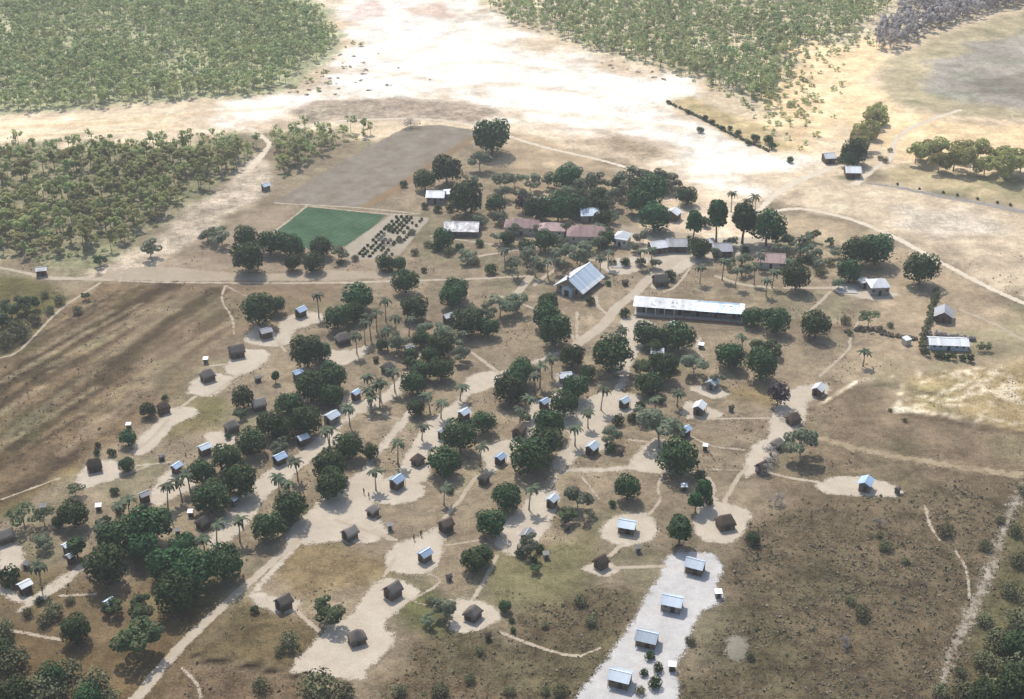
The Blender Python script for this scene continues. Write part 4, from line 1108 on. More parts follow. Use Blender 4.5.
kind_std('pale', 10, 6.0)
for i in range(3):
    V, F, cs = open_crown(270 + i, 10, 9.5, 1.6, n=1300, leaf=.42, nl=16, flat=.9)
    proto('gum', i, V, F, 'wood_leaf', trunk_mb(3.6, .22, cs[:7], seed=i), 'palebark')
kind_std('gum', 10, 5.4)
for i in range(3):
    V, F, cs = open_crown(220 + i, 10, 9.0, 3.4, n=1100, leaf=.42, nl=14, flat=.75)
    proto('bright', i, V, F, 'bright_leaf', trunk_mb(3.6, .26, cs[:7], seed=i), 'bark')
kind_std('bright', 10, 6.0)
for i in range(2):
    V, F, cs = open_crown(240 + i, 10, 7.0, 5.2, n=650, leaf=.36, nl=14, flat=.4)
    proto('umbrella', i, V, F, 'bright_leaf', trunk_mb(4.4, .2, cs[:8], seed=i), 'palebark')
kind_std('umbrella', 10, 6.2)
for i in range(2):
    V, F, cs = open_crown(250 + i, 10, 7.5, 2.0, n=420, leaf=.26, nl=12, flat=.8)
    a = trunk_mb(2.6, .2, cs, seed=i)
    rr = random.Random(i)
    for c in cs:
        for q in range(4):
            d = Vector((rr.uniform(-1.4, 1.4), rr.uniform(-1.4, 1.4), rr.uniform(.1, 1.3))); a.tube([Vector(c) * .8, Vector(c) + d], [.06, .02], 4)
    proto('dry', i, V, F, 'twig', a, 'palebark')
kind_std('dry', 10, 4.8)
for i in range(2):
    V, F = mango_crown(260 + i, 8, 9, 1.0, n=1100, leaf=.36, nl=12, taper=.7)
    proto('plum', i, V, F, 'plum_leaf', trunk_mb(3, .25, [(1, 0, 4), (-1, .4, 4)], seed=i), 'bark')
kind_std('plum', 8, 5.0)
for i in range(4):     # shrubs, leafy to the ground
    V, F = mango_crown(300 + i, 4, 2.8, 0.0, n=420, leaf=.24, nl=8)
    a = MB(); rr = random.Random(i)
    for k in range(4): a.tube([(0, 0, 0), (rr.uniform(-.8, .8), rr.uniform(-.8, .8), 1.5)], [.07, .03], 5)
    proto('shrub', i, V, F, 'mango', a, 'bark')
    V, F = mango_crown(310 + i, 4, 2.4, 0.0, n=750, leaf=.15, nl=9)
    proto('greyshrub', i, V, F, 'greenscrub', a, 'palebark')
kind_std('shrub', 4, 1.4); kind_std('greyshrub', 4, 1.2)

def palm_proto(seed, h):
    rr = random.Random(seed); lean = rr.uniform(-.9, .9); ly = rr.uniform(-.6, .6)
    t = MB(); pts = [(0, 0, -.1), (lean * .15, ly * .15, h * .3), (lean * .5, ly * .5, h * .65), (lean, ly, h)]
    t.tube(pts, [.24, .17, .14, .13], 7)
    top = Vector(pts[-1]); v = []; f = []
    nf = rr.randint(14, 18)
    for k in range(nf):
        az = 6.283 * k / nf + rr.uniform(-.2, .2); el = rr.uniform(-.15, 1.25); Lf = rr.uniform(2.7, 3.5)
        d = Vector((math.cos(az), math.sin(az), 0)); sd = Vector((-d.y, d.x, 0)); p = top.copy(); ang = el; seg = 7; prev = None
        for j in range(seg + 1):
            u = j / seg; wdt = .62 * math.sin(min(1, u * 1.25 + .12) * 2.6) ** .8 * (1 - u * .5) + .02
            if j in (2, 4, 6): wdt *= .62
            dn = Vector((0, 0, -.38 * wdt))
            row = [p + sd * wdt + dn, p.copy(), p - sd * wdt + dn]
            b = len(v); v += [tuple(q) for q in row]
            if prev is not None: f += [(prev, prev + 1, b + 1, b), (prev + 1, prev + 2, b + 2, b + 1)]
            prev = b
            ang -= (.26 + .12 * u) if el > 0 else .16
            p = p + (d * math.cos(ang) + Vector((0, 0, math.sin(ang)))) * (Lf / seg)
    cr = MB(); cr.add(v, f)
    return cr.mesh('palm_crown', M['palm']), t.mesh('palm_trunk', M['palebark'], True)
PALMS = [palm_proto(500 + i, 8.5) for i in range(5)]

TREES = []      # (kind, world x, world y, px row, width m, mesh index, z stretch)
def plant(kind, x, y, wpx, zs=None, base=False, rng=random.Random(11)):
    wd, cz = STD[kind]
    if y < 262 and 478 < x < 805 and kind in ('mango', 'pale'): wpx *= 1.1
    zs = zs or rng.uniform(.9, 1.08)
    dy = 0
    if not base:
        for _ in range(3):
            sc = wpx / S(y + dy) / wd
            dy = cz * sc * zs * math.cos(PITCH) * S(y + dy)
    sc = wpx / S(y + dy) / wd
    TREES.append((kind, *P(x, y + dy), sc, zs, rng.randrange(100)))

MANGO = [(492,138,34),(447,171,29),(425,181,21),(466,199,35),(496,205,19),(537,209,24),(558,209,26),(577,206,21),(598,196,18),(602,219,17),
 (599,207,17),(640,202,25),(651,193,29),(654,218,30),(640,188,22),(566,180,24),(606,239,15),(526,247,17),(508,239,13),(545,241,20),(686,196,20),
 (766,229,34),(698,248,20),(705,222,9),(795,279,27),(856,253,30),(875,250,34),(848,271,25),(919,270,34),(815,325,28),(774,320,28),(752,317,22),
 (853,152,27),(848,160,18),(249,258,33),(247,238,25),(271,243,25),(290,245,27),(293,263,17),(314,262,23),(322,247,23),
 (385,263,18),(399,264,15),(406,282,26),(452,297,25),(456,290,24),(444,238,22),(415,308,27),(466,323,31),(338,319,27),(358,298,30),(354,312,22),
 (440,346,26),(431,356,22),(441,370,25),(421,371,22),(413,384,26),(422,339,17),(411,355,16),(382,345,12),(259,311,33),(277,306,18),(308,352,32),(322,352,20),
 (244,398,22),(333,377,30),(311,387,30),(290,405,29),(331,395,26),(307,421,30),(272,424,30),(284,428,24),(252,441,31),(229,458,32),(330,465,34),(349,446,30),
 (333,483,32),(371,451,17),(240,480,36),(213,497,36),(203,473,27),(149,410,16),(129,438,17),(127,464,16),(75,515,30),(152,525,42),(120,536,40),
 (107,565,42),(224,564,40),(196,572,44),(168,562,38),(176,590,42),(77,628,30),(291,505,34),(268,527,30),(510,389,32),(522,372,27),(416,408,19),
 (444,462,33),(460,437,34),(483,423,25),(530,455,42),(545,444,34),(549,423,30),(564,404,27),(575,388,27),(572,356,25),(611,355,40),(546,316,28),(555,330,33),
 (661,366,30),(648,383,27),(645,334,26),(678,337,32),(662,338,22),(729,356,29),(760,364,32),(677,456,41),(507,497,29),(491,522,30),(474,560,26),(484,555,20),(627,488,26),
 (505,606,13),(753,538,14),(672,364,14),(488,328,21),(548,302,20),(655,348,16),(515,380,24),(588,372,16),(18,692,36),(52,676,30),(6,652,26),(88,697,30),(1012,684,42),(984,694,34),(1016,645,34),(145,548,30),(185,545,30),(60,522,14)]
for q in MANGO: plant('mango', q[0], q[1], q[2] * 1.07)
for q in [(716,217,22,1.05),(742,220,26,.85),(693,224,18,1.0),(78,545,20,.6),(679,528,26,.62),(703,489,18,.9),(695,500,16,.75),(276,376,9,.75)]: plant('tall', *q)
for q in [(523,203,17,1.0),(777,393,25,.9)]: plant('plum', *q)
PALE = [(480,159,19),(500,178,15),(515,179,14),(530,180,16),(548,178,14),(586,183,20),(594,178,16),(653,177,20),(668,177,17),(640,173,18),(339,252,16),(222,234,20),(208,233,17),(151,246,19),
 (468,254,16),(486,311,20),(500,303,24),(517,299,22),(397,340,22),(461,352,18),(454,336,21),(694,363,24),(659,424,42),(578,496,26),(611,433,20),(800,438,34),
 (577,250,22),(815,254,15),(838,282,14),(425,327,18),(443,330,20),(474,311,18),(640,412,18),(718,378,14),(280,444,18),(45,538,18),(600,240,14),(560,252,16),
 (445,605,22),(430,617,14),(530,541,20),(866,126,22),(861,138,22),(875,112,20),(870,118,20),(857,143,20),(878,107,14),(915,150,24),(928,148,24),(940,146,22),(953,156,30),(962,148,22),(974,148,24),(992,155,22),(1005,160,32),(1020,158,28),(938,160,22),(984,164,22),(570,172,22),(715,250,12),(730,262,12),
 (612,196,18),(625,190,16),(560,240,14),(500,235,14),(505,190,14),(520,192,14),(570,190,16),(585,195,14),(612,182,16),(625,178,16),(632,205,14),(660,180,18),(675,185,14),(612,215,12),(565,225,12),(515,228,12),(538,228,10),(600,228,12),(640,236,12),(480,218,12),(470,180,14),(500,215,14),(560,262,12),(530,252,14),(512,262,12),(588,245,12),(634,246,10),(690,240,10),(730,240,12),(780,250,14),(745,258,12),(765,252,10),(820,262,12),(835,250,12),(790,262,12),(788,240,14),(803,246,16),(655,262,12),(745,268,12),(512,300,18)]
for q in PALE: plant('gum' if q[0] > 854 and q[1] < 170 else 'pale', q[0], q[1], q[2] * 1.15)
for q in [(331,605,36),(143,632,46),(145,603,32),(114,604,22),(566,512,21),(535,567,11),(813,234,15),(830,240,10),(240,412,14),(284,525,14),(758,345,20),(772,345,22),(640,365,18),(27,300,24),(86,295,10),(12,305,24),
 (105,520,16),(300,430,16),(100,258,14),(410,360,14),(525,415,14),(458,290,18),(2,318,20)]: plant('bright', *q)
for q in [(868,315,23),(25,511,34),(45,512,24),(76,487,20)]: plant('umbrella', *q)
for q in [(770,452,26),(763,467,18),(411,121,17),(775,497,18),(790,412,20),(845,640,16),(880,520,14),(385,238,14),(99,270,10)]: plant('dry', *q)
SHRUB = [(625,313,12),(255,609,10),(115,491,11),(98,445,8),(112,452,10),(165,398,8),(97,452,8),(404,184,9),(612,503,9),(534,560,8),(491,269,14),(450,490,9),(618,338,9),(512,620,7),(513,630,7),
 (608,283,7),(670,275,14),(590,300,12),(540,266,12),(625,262,12),(640,262,12),(810,258,14),(784,258,12),(800,262,10),(640,405,12),(618,420,14),(632,418,12),(660,400,12),(610,447,14),(520,552,12),(540,548,10),
 (650,655,12),(658,667,12),(655,682,16),(644,672,10),(10,575,26),(40,600,10),(700,255,10),(745,250,10),(575,255,10),(300,250,12),(228,436,8),(390,270,8),(424,270,7),(232,548,12),(120,510,12),(125,640,14),
 (678,518,14),(700,475,14),(708,500,12),(480,243,10),(460,247,10),(436,247,12),(450,208,10),(438,209,10),(425,206,9),(700,130,8),(705,118,8),(730,128,6),(738,133,8),(755,138,10),(768,140,12),(772,146,10),
 (668,102,5),(688,112,6),(712,122,7),(722,128,7),(748,143,7),(790,160,8)]
for q in SHRUB: plant('shrub', *q)
GREY = [(497,492,12),(580,600,16),(850,600,14),(885,545,16),(945,530,18),(985,545,16),(862,612,20),(470,678,14),(440,690,20),(510,690,14),(545,690,12),(320,688,50),(290,640,24),(280,650,14),(345,690,24),(262,684,20),(95,685,40),(70,670,30),
 (40,690,44),(15,660,36),(20,690,40),(60,690,24),(110,696,26),(5,630,26),(1000,640,36),(985,660,30),(1015,670,40),(965,690,34),(1000,690,44),(940,690,20),(1020,620,34),(1010,590,22),(1020,560,22),(1015,530,18),(985,620,20),(960,672,16),(1022,490,14),
 (750,655,12),(590,620,14),(560,690,18),(480,650,12),(400,690,16),(545,625,10),(430,600,12),(60,300,14),(50,310,12),(45,295,10),(20,330,26),(5,340,24),(35,320,16),(78,310,12),(880,535,10),(1000,520,12),(890,410,5),(640,690,12),(905,560,10),
 (690,640,12),(850,150,10),(838,160,10),(885,160,8),(890,150,6),(880,158,7),(200,540,8),(55,610,22),(45,620,18),(70,600,12),(28,612,14),(905,420,6),(412,232,9),(400,240,8),(428,244,10),(415,252,10),(448,252,12),(475,262,12),(390,228,9),
 (340,262,9),(355,258,9),(556,262,10),(585,258,10),(612,262,10),(565,246,9),(600,246,8),(780,270,10),(830,262,12),(845,262,10),(820,272,14),(845,320,12),(860,328,8),(880,328,7),(890,325,8),(850,333,8)]
for q in GREY: plant('greyshrub', *q)

# coconut palms: crown centre and foot in the photograph
PALM = [(319,295,318),(386,302,322),(371,318,340),(357,333,354),(377,313,332),(396,318,336),(369,377,400),(380,385,408),(372,396,412),(395,372,392),(371,389,408),(381,382,402),(350,406,426),(330,429,448),(280,475,500),(298,461,480),
 (376,469,490),(288,482,505),(441,402,418),(422,425,440),(398,442,464),(460,385,400),(480,445,466),(444,489,505),(552,358,378),(540,366,388),(588,410,428),(575,427,446),(601,388,410),(527,396,414),(529,486,510),(622,330,348),(677,391,406),(742,336,350),
 (754,268,285),(772,272,288),(741,258,274),(722,262,280),(788,262,278),(731,195,212),(755,198,214),(745,202,220),(617,177,195),(629,170,190),(518,262,278),(535,258,276),(548,262,278),(527,252,268),(600,256,272),(608,252,268),(640,252,268),(652,250,266),
 (205,536,556),(240,518,542),(217,524,544),(168,484,508),(182,478,500),(124,504,524),(100,526,545),(42,563,588),(863,352,366),(330,430,452),(760,255,270),(800,240,256),(808,236,252),(766,280,296),(735,270,288),(505,252,268),(512,258,276),(555,254,272),
 (580,252,268),(700,268,284),(365,322,344),(409,318,336),(388,330,350),(655,398,414),(535,376,394),(430,395,412),(520,408,424),(190,470,490),(130,500,518)]
PALM = [p for i, p in enumerate(PALM) if p not in PALM[:i]]
pr = random.Random(41)
for (x, yc, yb) in PALM:
    hgt = (yb - yc) / (S(yb) * math.cos(PITCH))
    TREES.append(('palm', *P(x, yb), max(hgt, 4.5) / 8.3 , pr.uniform(.92, 1.05), pr.randrange(100)))

# ---- labels: what kind it is, how it stands to the nearest marked thing
WORDS = {'mango': ('mango_tree', 'tree', ('small round dark tree', 'round dark green tree', 'big domed dark tree'), 'round dark mango trees through the village'),
 'tall': ('tall_tree', 'tree', ('narrow tall dark tree',) * 3, 'tall narrow dark trees'), 'plum': ('dark_tree', 'tree', ('purplish dark tree',) * 3, None),
 'pale': ('pale_tree', 'tree', ('small pale grey-green tree', 'pale feathery tree', 'wide pale feathery tree'), 'pale open crowned trees'),
 'gum': ('shelter_tree', 'tree', ('soft green shelter tree',) * 3, 'soft green shelter belt trees'),
 'bright': ('leafy_tree', 'tree', ('small lighter green tree', 'lighter green leafy tree', 'broad lighter green tree'), 'lighter green leafy trees'),
 'umbrella': ('flat_topped_tree', 'tree', ('flat topped tree',) * 3, 'flat topped trees'), 'dry': ('bare_tree', 'tree', ('leafless grey tree',) * 3, 'leafless grey trees'),
 'shrub': ('shrub', 'shrub', ('tiny green shrub', 'dark green shrub', 'large green bush'), 'green shrubs'), 'greyshrub': ('dry_shrub', 'shrub', ('tiny dull shrub', 'dull olive shrub', 'large dull olive bush'), 'dull olive shrubs'),
 'palm': ('coconut_palm', 'palm', ('short coconut palm', 'coconut palm', 'tall coconut palm'), 'coconut palms')}
LIM = {'mango': (5.2, 8), 'pale': (5, 8), 'bright': (4.5, 8), 'shrub': (2.2, 4.5), 'greyshrub': (2.6, 5.5), 'palm': (5.6, 7.4)}
MARKS += [(*P(300, 240), 'the crop field'), (*P(395, 165), 'the ploughed field'), (*P(960, 395), 'the pale scratched patch'), (*P(985, 590), 'the stony track at right'), (*P(100, 350), 'the striped field'),
          (*P(730, 125), 'the fenced strip at the far wood'), (*P(200, 640), 'the straight dirt road near its foot'), (*P(960, 152), 'the far right shelter belt'), (*P(90, 279), 'the thin road on the left'), (*P(370, 245), 'the garden rows'),
          (*P(20, 670), 'the bottom left corner'), (*P(1005, 680), 'the bottom right corner'), (*P(320, 670), 'the bottom edge left of centre'), (*P(470, 670), 'the bottom edge at centre'), (*P(860, 590), 'the brown scrub at lower right')]
tinfo = []
for t in TREES:
    kind, x, y, sc, zs, ix = t
    a = LIM.get(kind, (0, 99)); wm = STD[kind][0] * sc if kind != 'palm' else sc * 8.3
    adj = WORDS[kind][2][0 if wm < a[0] else 1 if wm < a[1] else 2]
    ds = sorted((math.hypot(mx - x, my - y), mx, my, ph) for mx, my, ph in MARKS)
    opts = []
    for d, mx, my, ph in ds[:6]:
        dx, dy = x - mx, y - my
        if abs(dx) > 1.8 * abs(dy): rel = 'right of' if dx > 0 else 'left of'
        elif abs(dy) > 1.8 * abs(dx): rel = 'behind' if dy > 0 else 'in front of'
        else: rel = ('behind and ' if dy > 0 else 'before and ') + ('right of' if dx > 0 else 'left of')
        if len((adj + ' ' + rel + ' ' + ph).split()) <= 15: opts.append((adj, rel, ph, d))
    tinfo.append(opts)
choice = [0] * len(TREES)
def key(i): o = tinfo[i][choice[i]]; return (o[0], o[1], o[2])
for rnd in range(3):       # prefer a landmark nobody of the same look shares
    seen = {}
    for i in range(len(TREES)): seen.setdefault(key(i), []).append(i)
    used = set(seen)
    for k, idx in seen.items():
        if len(idx) < 2: continue
        idx.sort(key=lambda i: tinfo[i][choice[i]][3])
        for i in idx[1:]:
            for c in range(min(4, len(tinfo[i]))):
                o = tinfo[i][c]; kk = (o[0], o[1], o[2])
                if kk not in used: choice[i] = c; used.add(kk); break
seen = {}
for i in range(len(TREES)): seen.setdefault(key(i), []).append(i)
LABELS = [None] * len(TREES)
ORD = ['nearest', 'next', 'third', 'fourth', 'fifth', 'sixth', 'seventh', 'eighth']
for k, idx in seen.items():
    idx.sort(key=lambda i: tinfo[i][choice[i]][3])
    for j, i in enumerate(idx):
        base = '%s %s %s' % k
        LABELS[i] = base if len(idx) == 1 else ORD[min(j, 7)] + ' ' + base
for (kind, x, y, sc, zs, ix), lab in zip(TREES, LABELS):
    nm, cat, _, grp = WORDS[kind]
    cr, tr = PALMS[ix % len(PALMS)] if kind == 'palm' else PROTO[kind][ix % len(PROTO[kind])]
    if kind == 'palm':
        root = empty(nm, (x, y, 0), random.uniform(0, 6.28), (.95, .95, sc * zs))
    else:
        root = empty(nm, (x, y, 0), random.uniform(0, 6.28), (sc, sc, sc * zs))
    tag(root, lab, cat, grp)
    c = link('crown' if kind not in ('shrub', 'greyshrub') else 'foliage', cr, root)
    if kind == 'palm': c.scale = (1, 1, 1)
    link('trunk' if kind not in ('shrub', 'greyshrub') else 'stems', tr, root)

# ------------------------------------------------------------------ woodland
WT = []
for i in range(6):
    h = 8 + i % 3; wd = 4.6 + .5 * (i % 4)
    V, F, cs = open_crown(600 + i, wd, h, 3.2, n=230, leaf=.48, nl=8, flat=.85, up=.9)
    a = trunk_mb(5.0, .16, cs[:4], seed=i)
    WT.append((V, F, a))
WTM = [(np_mesh('wood_crown', V, F, M['wood_leaf']), a.mesh('wood_trunk', M['palebark'])) for V, F, a in WT]

def scatter(poly, step, keep, seed, edge=0):
    q = PP(poly); rng = np.random.default_rng(seed)
    lo, hi = q.min(0), q.max(0)
    X, Y = np.meshgrid(np.arange(lo[0], hi[0], step), np.arange(lo[1], hi[1], step))
    X = (X + rng.uniform(-.5, .5, X.shape) * step).ravel(); Y = (Y + rng.uniform(-.5, .5, Y.shape) * step).ravel()
    d = sdf_poly(X, Y, q) + (fbm(X, Y, 18, seed) - .5) * edge
    pk = keep * np.clip(.55 + 1.6 * (fbm(X, Y, 25, seed + 5) - .35), .1, 1.2)
    if edge: pk = pk * np.clip(.25 + d / edge, 0, 1)
    k = (d > 0) & (rng.uniform(0, 1, X.shape) < pk)
    return np.stack([X[k], Y[k]], 1)

W_LEFT = scatter([(-60,150),(0,148),(60,148),(130,150),(200,143),(260,142),(256,160),(235,178),(195,195),(165,218),(140,240),(104,258),(60,262),(0,262),(-60,262)], 4.3, .95, 1, 4)
W_MID = scatter([(272,138),(300,133),(340,130),(378,130),(372,138),(340,146),(305,164),(285,182),(274,170)], 4.2, 1.0, 2, 2)
cand = np.concatenate([W_LEFT, W_MID])
lab_i = np.array([0] * len(W_LEFT) + [1] * len(W_MID))
okk = clear_of_sand(cand[:, 0], cand[:, 1]) < -1.0
cand, lab_i = cand[okk], lab_i[okk]
order = np.argsort(cand[:, 1])
rr = random.Random(77)
lone, rest = order[:290], order[290:]
for k in lone:
    cr, tr = WTM[rr.randrange(6)]; s = rr.uniform(.6, 1.1)
    root = empty('woodland_tree', (*cand[k], 0), rr.uniform(0, 6.28), (s, s, s * rr.uniform(.8, 1.1)))
    if lab_i[k] == 0: tag(root, 'thin pale green tree in the open woodland left of the pale stony track', 'tree', 'trees of the open woodland at left')
    else: tag(root, 'thin green tree in the small wood above the grey ploughed field', 'tree', 'trees of the small wood by the ploughed field')
    link('crown', cr, root); link('trunk', tr, root)

def mass(name, pts, label, mat, seed, protos, smin=.55, smax=1.05, cat='wood'):
    """many far trees read as one wood: one mesh"""
    rng = np.random.default_rng(seed); VV, FF, off = [], [], 0
    for p in pts:
        V, F = protos[rng.integers(len(protos))]
        a = rng.uniform(0, 6.28); s = rng.uniform(smin, smax); c, sn = math.cos(a) * s, math.sin(a) * s
        W_ = np.empty_like(V); W_[:, 0] = V[:, 0] * c - V[:, 1] * sn + p[0]; W_[:, 1] = V[:, 0] * sn + V[:, 1] * c + p[1]; W_[:, 2] = V[:, 2] * s * rng.uniform(.85, 1.1)
        VV.append(W_); FF.append(F + off); off += len(V)
    o = link(name, np_mesh(name, np.concatenate(VV), np.concatenate(FF), mat))
    return tag(o, label, cat, kind='stuff')

UNDER = None
def far_protos(seed0, n, leaf, flat=.8, nq=70, wd0=5):
    out = []
    for i in range(n):
        rng = np.random.default_rng(seed0 + i); h = 8 + rng.uniform(-1, 2)
        V, F, cs = open_crown(seed0 + i, wd0 + rng.uniform(-.6, 1.2), h, 2.4, n=nq, leaf=leaf, nl=6, flat=flat, up=1.1)
        t = .16      # a thin four sided trunk
        tv = np.array([(-t, 0, 0), (t, 0, 0), (t * .6, 0, 6), (-t * .6, 0, 6), (0, -t, 0), (0, t, 0), (0, t * .6, 6), (0, -t * .6, 6)])
        tf = np.array([(0, 1, 2, 3), (4, 5, 6, 7)])
        F = np.concatenate([F, tf + len(V)]); V = np.concatenate([V, tv]); out.append((V, F))
    return out
FP = far_protos(700, 10, .5, .9, 75)
mass('left_woodland', cand[rest], 'rest of the open woodland on the left, thin pale green trees', M['far_leaf'], 5, FP)
UG = np.concatenate([scatter([(-60,150),(0,148),(60,148),(130,150),(200,143),(260,142),(256,160),(235,178),(195,195),(165,218),(140,240),(104,258),(60,262),(0,262),(-60,262)], 3.2, .7, 31, 3), scatter([(272,138),(300,133),(340,130),(378,130),(372,138),(340,146),(305,164),(285,182),(274,170)], 3.0, .6, 32, 2)])
UG = UG[clear_of_sand(UG[:, 0], UG[:, 1]) < -1.0]
mass('woodland_undergrowth', UG, 'low pale undergrowth between the trees of the left woodland', M['far_leaf'], 33, [(V * np.array([.8, .8, .45]) - np.array([0, 0, 1.2]), F) for V, F in FP], .35, .7, 'undergrowth')
NW = scatter([(-140,113),(0,113),(60,110),(120,105),(200,99),(250,96),(285,86),(310,66),(340,48),(345,38),(320,15),(300,0),(285,-60),(-140,-60)], 3.7, 1.15, 11, 7)
mass('north_west_wood', NW, 'dense pale green wood filling the top left', M['far_leaf'], 6, FP)
NE = scatter([(468,-60),(480,2),(500,18),(540,33),(575,45),(620,58),(660,72),(690,78),(715,90),(740,102),(765,120),(790,130),(782,90),(790,55),(820,42),(855,36),(880,22),(915,2),(935,-60)], 4.0, 1.1, 12, 12)
mass('north_wood', NE, 'pale hazy green wood along the top right of centre', M['far_leaf'], 7, FP)
NE2 = scatter([(560,40),(640,62),(690,80),(740,104),(790,135),(806,120),(812,70),(860,46),(875,48),(880,30),(700,20)], 3.8, .85, 13, 0)
mass('wood_edge_scrub', np.concatenate([NE2, scatter([(740,100),(800,60),(850,60),(835,120),(800,150),(775,146)], 5, .5, 16), scatter([(250,70),(345,42),(372,38),(330,90),(260,97)], 8, .5, 17)]), 'sparse low trees on the sandy edge of the far wood', M['far_leaf'], 8, [(V * np.array([1, 1, .5]) - np.array([0, 0, 1.0]), F) for V, F in FP], .3, .75, 'scrub')
BW = scatter([(872,48),(880,26),(905,5),(930,-40),(1060,-40),(1045,3),(1000,11),(960,22),(930,34),(900,50),(882,52)], 2.7, 1.3, 14, 3)
mass('bare_wood', BW, 'grey leafless wood bordering the grey field, top right', M['far_twig'], 9, far_protos(760, 5, .5, 1.2, 110, 4.4))
SC2 = scatter([(330,98),(345,55),(370,42),(390,60),(420,66),(470,90),(400,98)], 6, .2, 18, 0)
mass('plain_scrub', np.concatenate([SC2, scatter([(290,70),(350,52),(370,50),(340,95),(260,95)], 5, .5, 19), scatter([(545,42),(640,66),(680,84),(600,66)], 5, .4, 20), scatter([(640,110),(700,105),(720,140),(650,125)], 9, .2, 22)]), 'low dry scrub scattered over the white plain', M['scrub'], 10,
     [(V * np.array([.6, .6, .1]) - np.array([0, 0, .25]), F) for V, F in FP[:4]], .4, .9, 'scrub')

# garden rows of low crops
g0, g1 = PP([(352, 259), (396, 216)]); h0, h1 = PP([(398, 256), (428, 219)])
for ri, u in enumerate((.06, .2, .36, .5, .66, .84)):
    a = g0 * (1 - u) + h0 * u; b = g1 * (1 - u) + h1 * u; n = 16
    rng = np.random.default_rng(ri)
    for k in range(n):
        if rng.uniform() < (.12 if ri in (0, 1, 2) else .45): continue
        q = a + (b - a) * (k + .5 + rng.uniform(-.2, .2)) / n
        V, F = mango_crown(900 + ri * 20 + k, rng.uniform(.7, 1.2), rng.uniform(.5, .9), 0, n=60, leaf=.3, nl=4)
        o = link('garden_bush', np_mesh('garden_bush', V, F, M['bright_leaf' if ri < 3 else 'greenscrub'])); o.location = (q[0], q[1], 0)
        tag(o, ('dark bush in the planted garden rows beside the green crop field' if ri < 3 else 'small dull bush in the sparse garden rows farther from the crop field'),
            'bush', 'bushes in the garden rows' if ri < 3 else 'sparse bushes in the garden rows')

# hedges
def hedge(pts, w_, h_, lab, mat, seed, dens=1.0):
    q = PP(pts); VV, FF, off = [], [], 0; rng = np.random.default_rng(seed)
    for i in range(len(q) - 1):
        L = np.linalg.norm(q[i+1] - q[i]); n = max(int(L / (w_ * .55) * dens), 1)
        for k in range(n):
            p = q[i] + (q[i+1] - q[i]) * (k + rng.uniform(.2, .8)) / n + rng.normal(0, w_ * .12, 2)
            V, F = mango_crown(seed * 100 + k, w_ * rng.uniform(.7, 1.25), h_ * rng.uniform(.6, 1.2), 0, n=90, leaf=.26, nl=4)
            VV.append(V + np.array([p[0], p[1], 0])); FF.append(F + off); off += len(V)
    o = link('hedge', np_mesh('hedge', np.concatenate(VV), np.concatenate(FF), M[mat])); tag(o, lab, 'hedge')
hedge([(936, 292), (932, 310), (926, 330), (922, 345), (922, 354)], 2.2, 2.2, 'long dark hedge running down to the white longhouse', 'greenscrub', 31)
hedge([(924, 356), (950, 360), (975, 362)], 2.6, 2.2, 'thick hedge in front of the long white house', 'mango', 32)
hedge([(978, 352), (984, 352), (992, 352)], 3.6, 3.4, 'clump of bushes at the right end of longhouse', 'greenscrub', 33)
hedge([(930, 335), (955, 338), (976, 341)], 1.6, 1.2, 'grey low hedge behind the long white house', 'twig', 34)
hedge([(668, 103), (700, 118), (735, 137), (770, 152)], 1.3, .9, 'long dark boundary hedge below the far wood', 'greenscrub', 35, .6)
hedge([(880, 334), (905, 338), (918, 340)], 1.6, .9, 'low dry hedge left of the hedged house', 'scrub', 36)
hedge([(845, 332), (870, 330), (885, 333)], 1.8, .9, 'low dark brushwood line by flat topped tree', 'scrub', 37)
hedge([(885, 182), (910, 188), (950, 194), (985, 201), (1024, 208)], 1.0, .7, 'scrubby line along the grey silt strip', 'greenscrub', 38, .1)

# ------------------------------------------------------------------ ground cover
def tufts(name, n, box, test, label, mat, seed, smin, smax, faces=5):
    rng = np.random.default_rng(seed); pts = np.empty((0, 2))
    q = PP(box); lo, hi = q.min(0), q.max(0)
    X = rng.uniform(lo[0], hi[0], n); Y = lo[1] + (hi[1] - lo[1]) * rng.uniform(0, 1, n)
    k = test(X, Y, rng); X, Y = X[k], Y[k]
    k = clear_of_sand(X, Y) < .1; X, Y = X[k], Y[k]
    s = rng.uniform(smin, smax, len(X)) * (.7 + .8 * fbm(X, Y, 6, seed))
    m = len(X); c = np.repeat(np.stack([X, Y, s * .35], 1), faces, 0); ss = np.repeat(s, faces)
    d = sph(len(c), rng) * np.array([1, 1, .6]); d[:, 2] = np.abs(d[:, 2])
    V, F = quads_cloud(c + d * ss[:, None] * .55, d, 1.0, rng)
    V = np.repeat(c, 4, 0) + (V - np.repeat(c, 4, 0)); ctr = np.repeat(c + d * ss[:, None] * .55, 4, 0)
    V = ctr + (V - ctr) * np.repeat(ss * .62, 4)[:, None]
    V[:, 2] = np.maximum(V[:, 2], .01)
    tag(link(name, np_mesh(name, V, F, M[mat])), label, 'scrub', kind='stuff')
def t_scrub(X, Y, rng):
    _, mo = zone_eval(X, Y)
    return rng.uniform(0, 1, X.shape) < sstep(.76, 1.0, mo) * (.4 + .6 * sstep(.4, .65, fbm(X, Y, 9, 4)))
def t_grass(X, Y, rng):
    return rng.uniform(0, 1, X.shape) < sstep(.5, .72, fbm(X, Y, 10, 14))
tufts('dry_scrub_cover', 60000, [(-80, 300), (1100, 300), (-80, 740), (1100, 740)], t_scrub, 'dry brown scrub covering the rough ground', 'scrub', 61, .1, .38)
tufts('olive_scrub_cover', 9000, [(-80, 300), (1100, 300), (-80, 740), (1100, 740)], t_scrub, 'olive tufts growing through the dry scrub', 'greenscrub', 62, .15, .5)
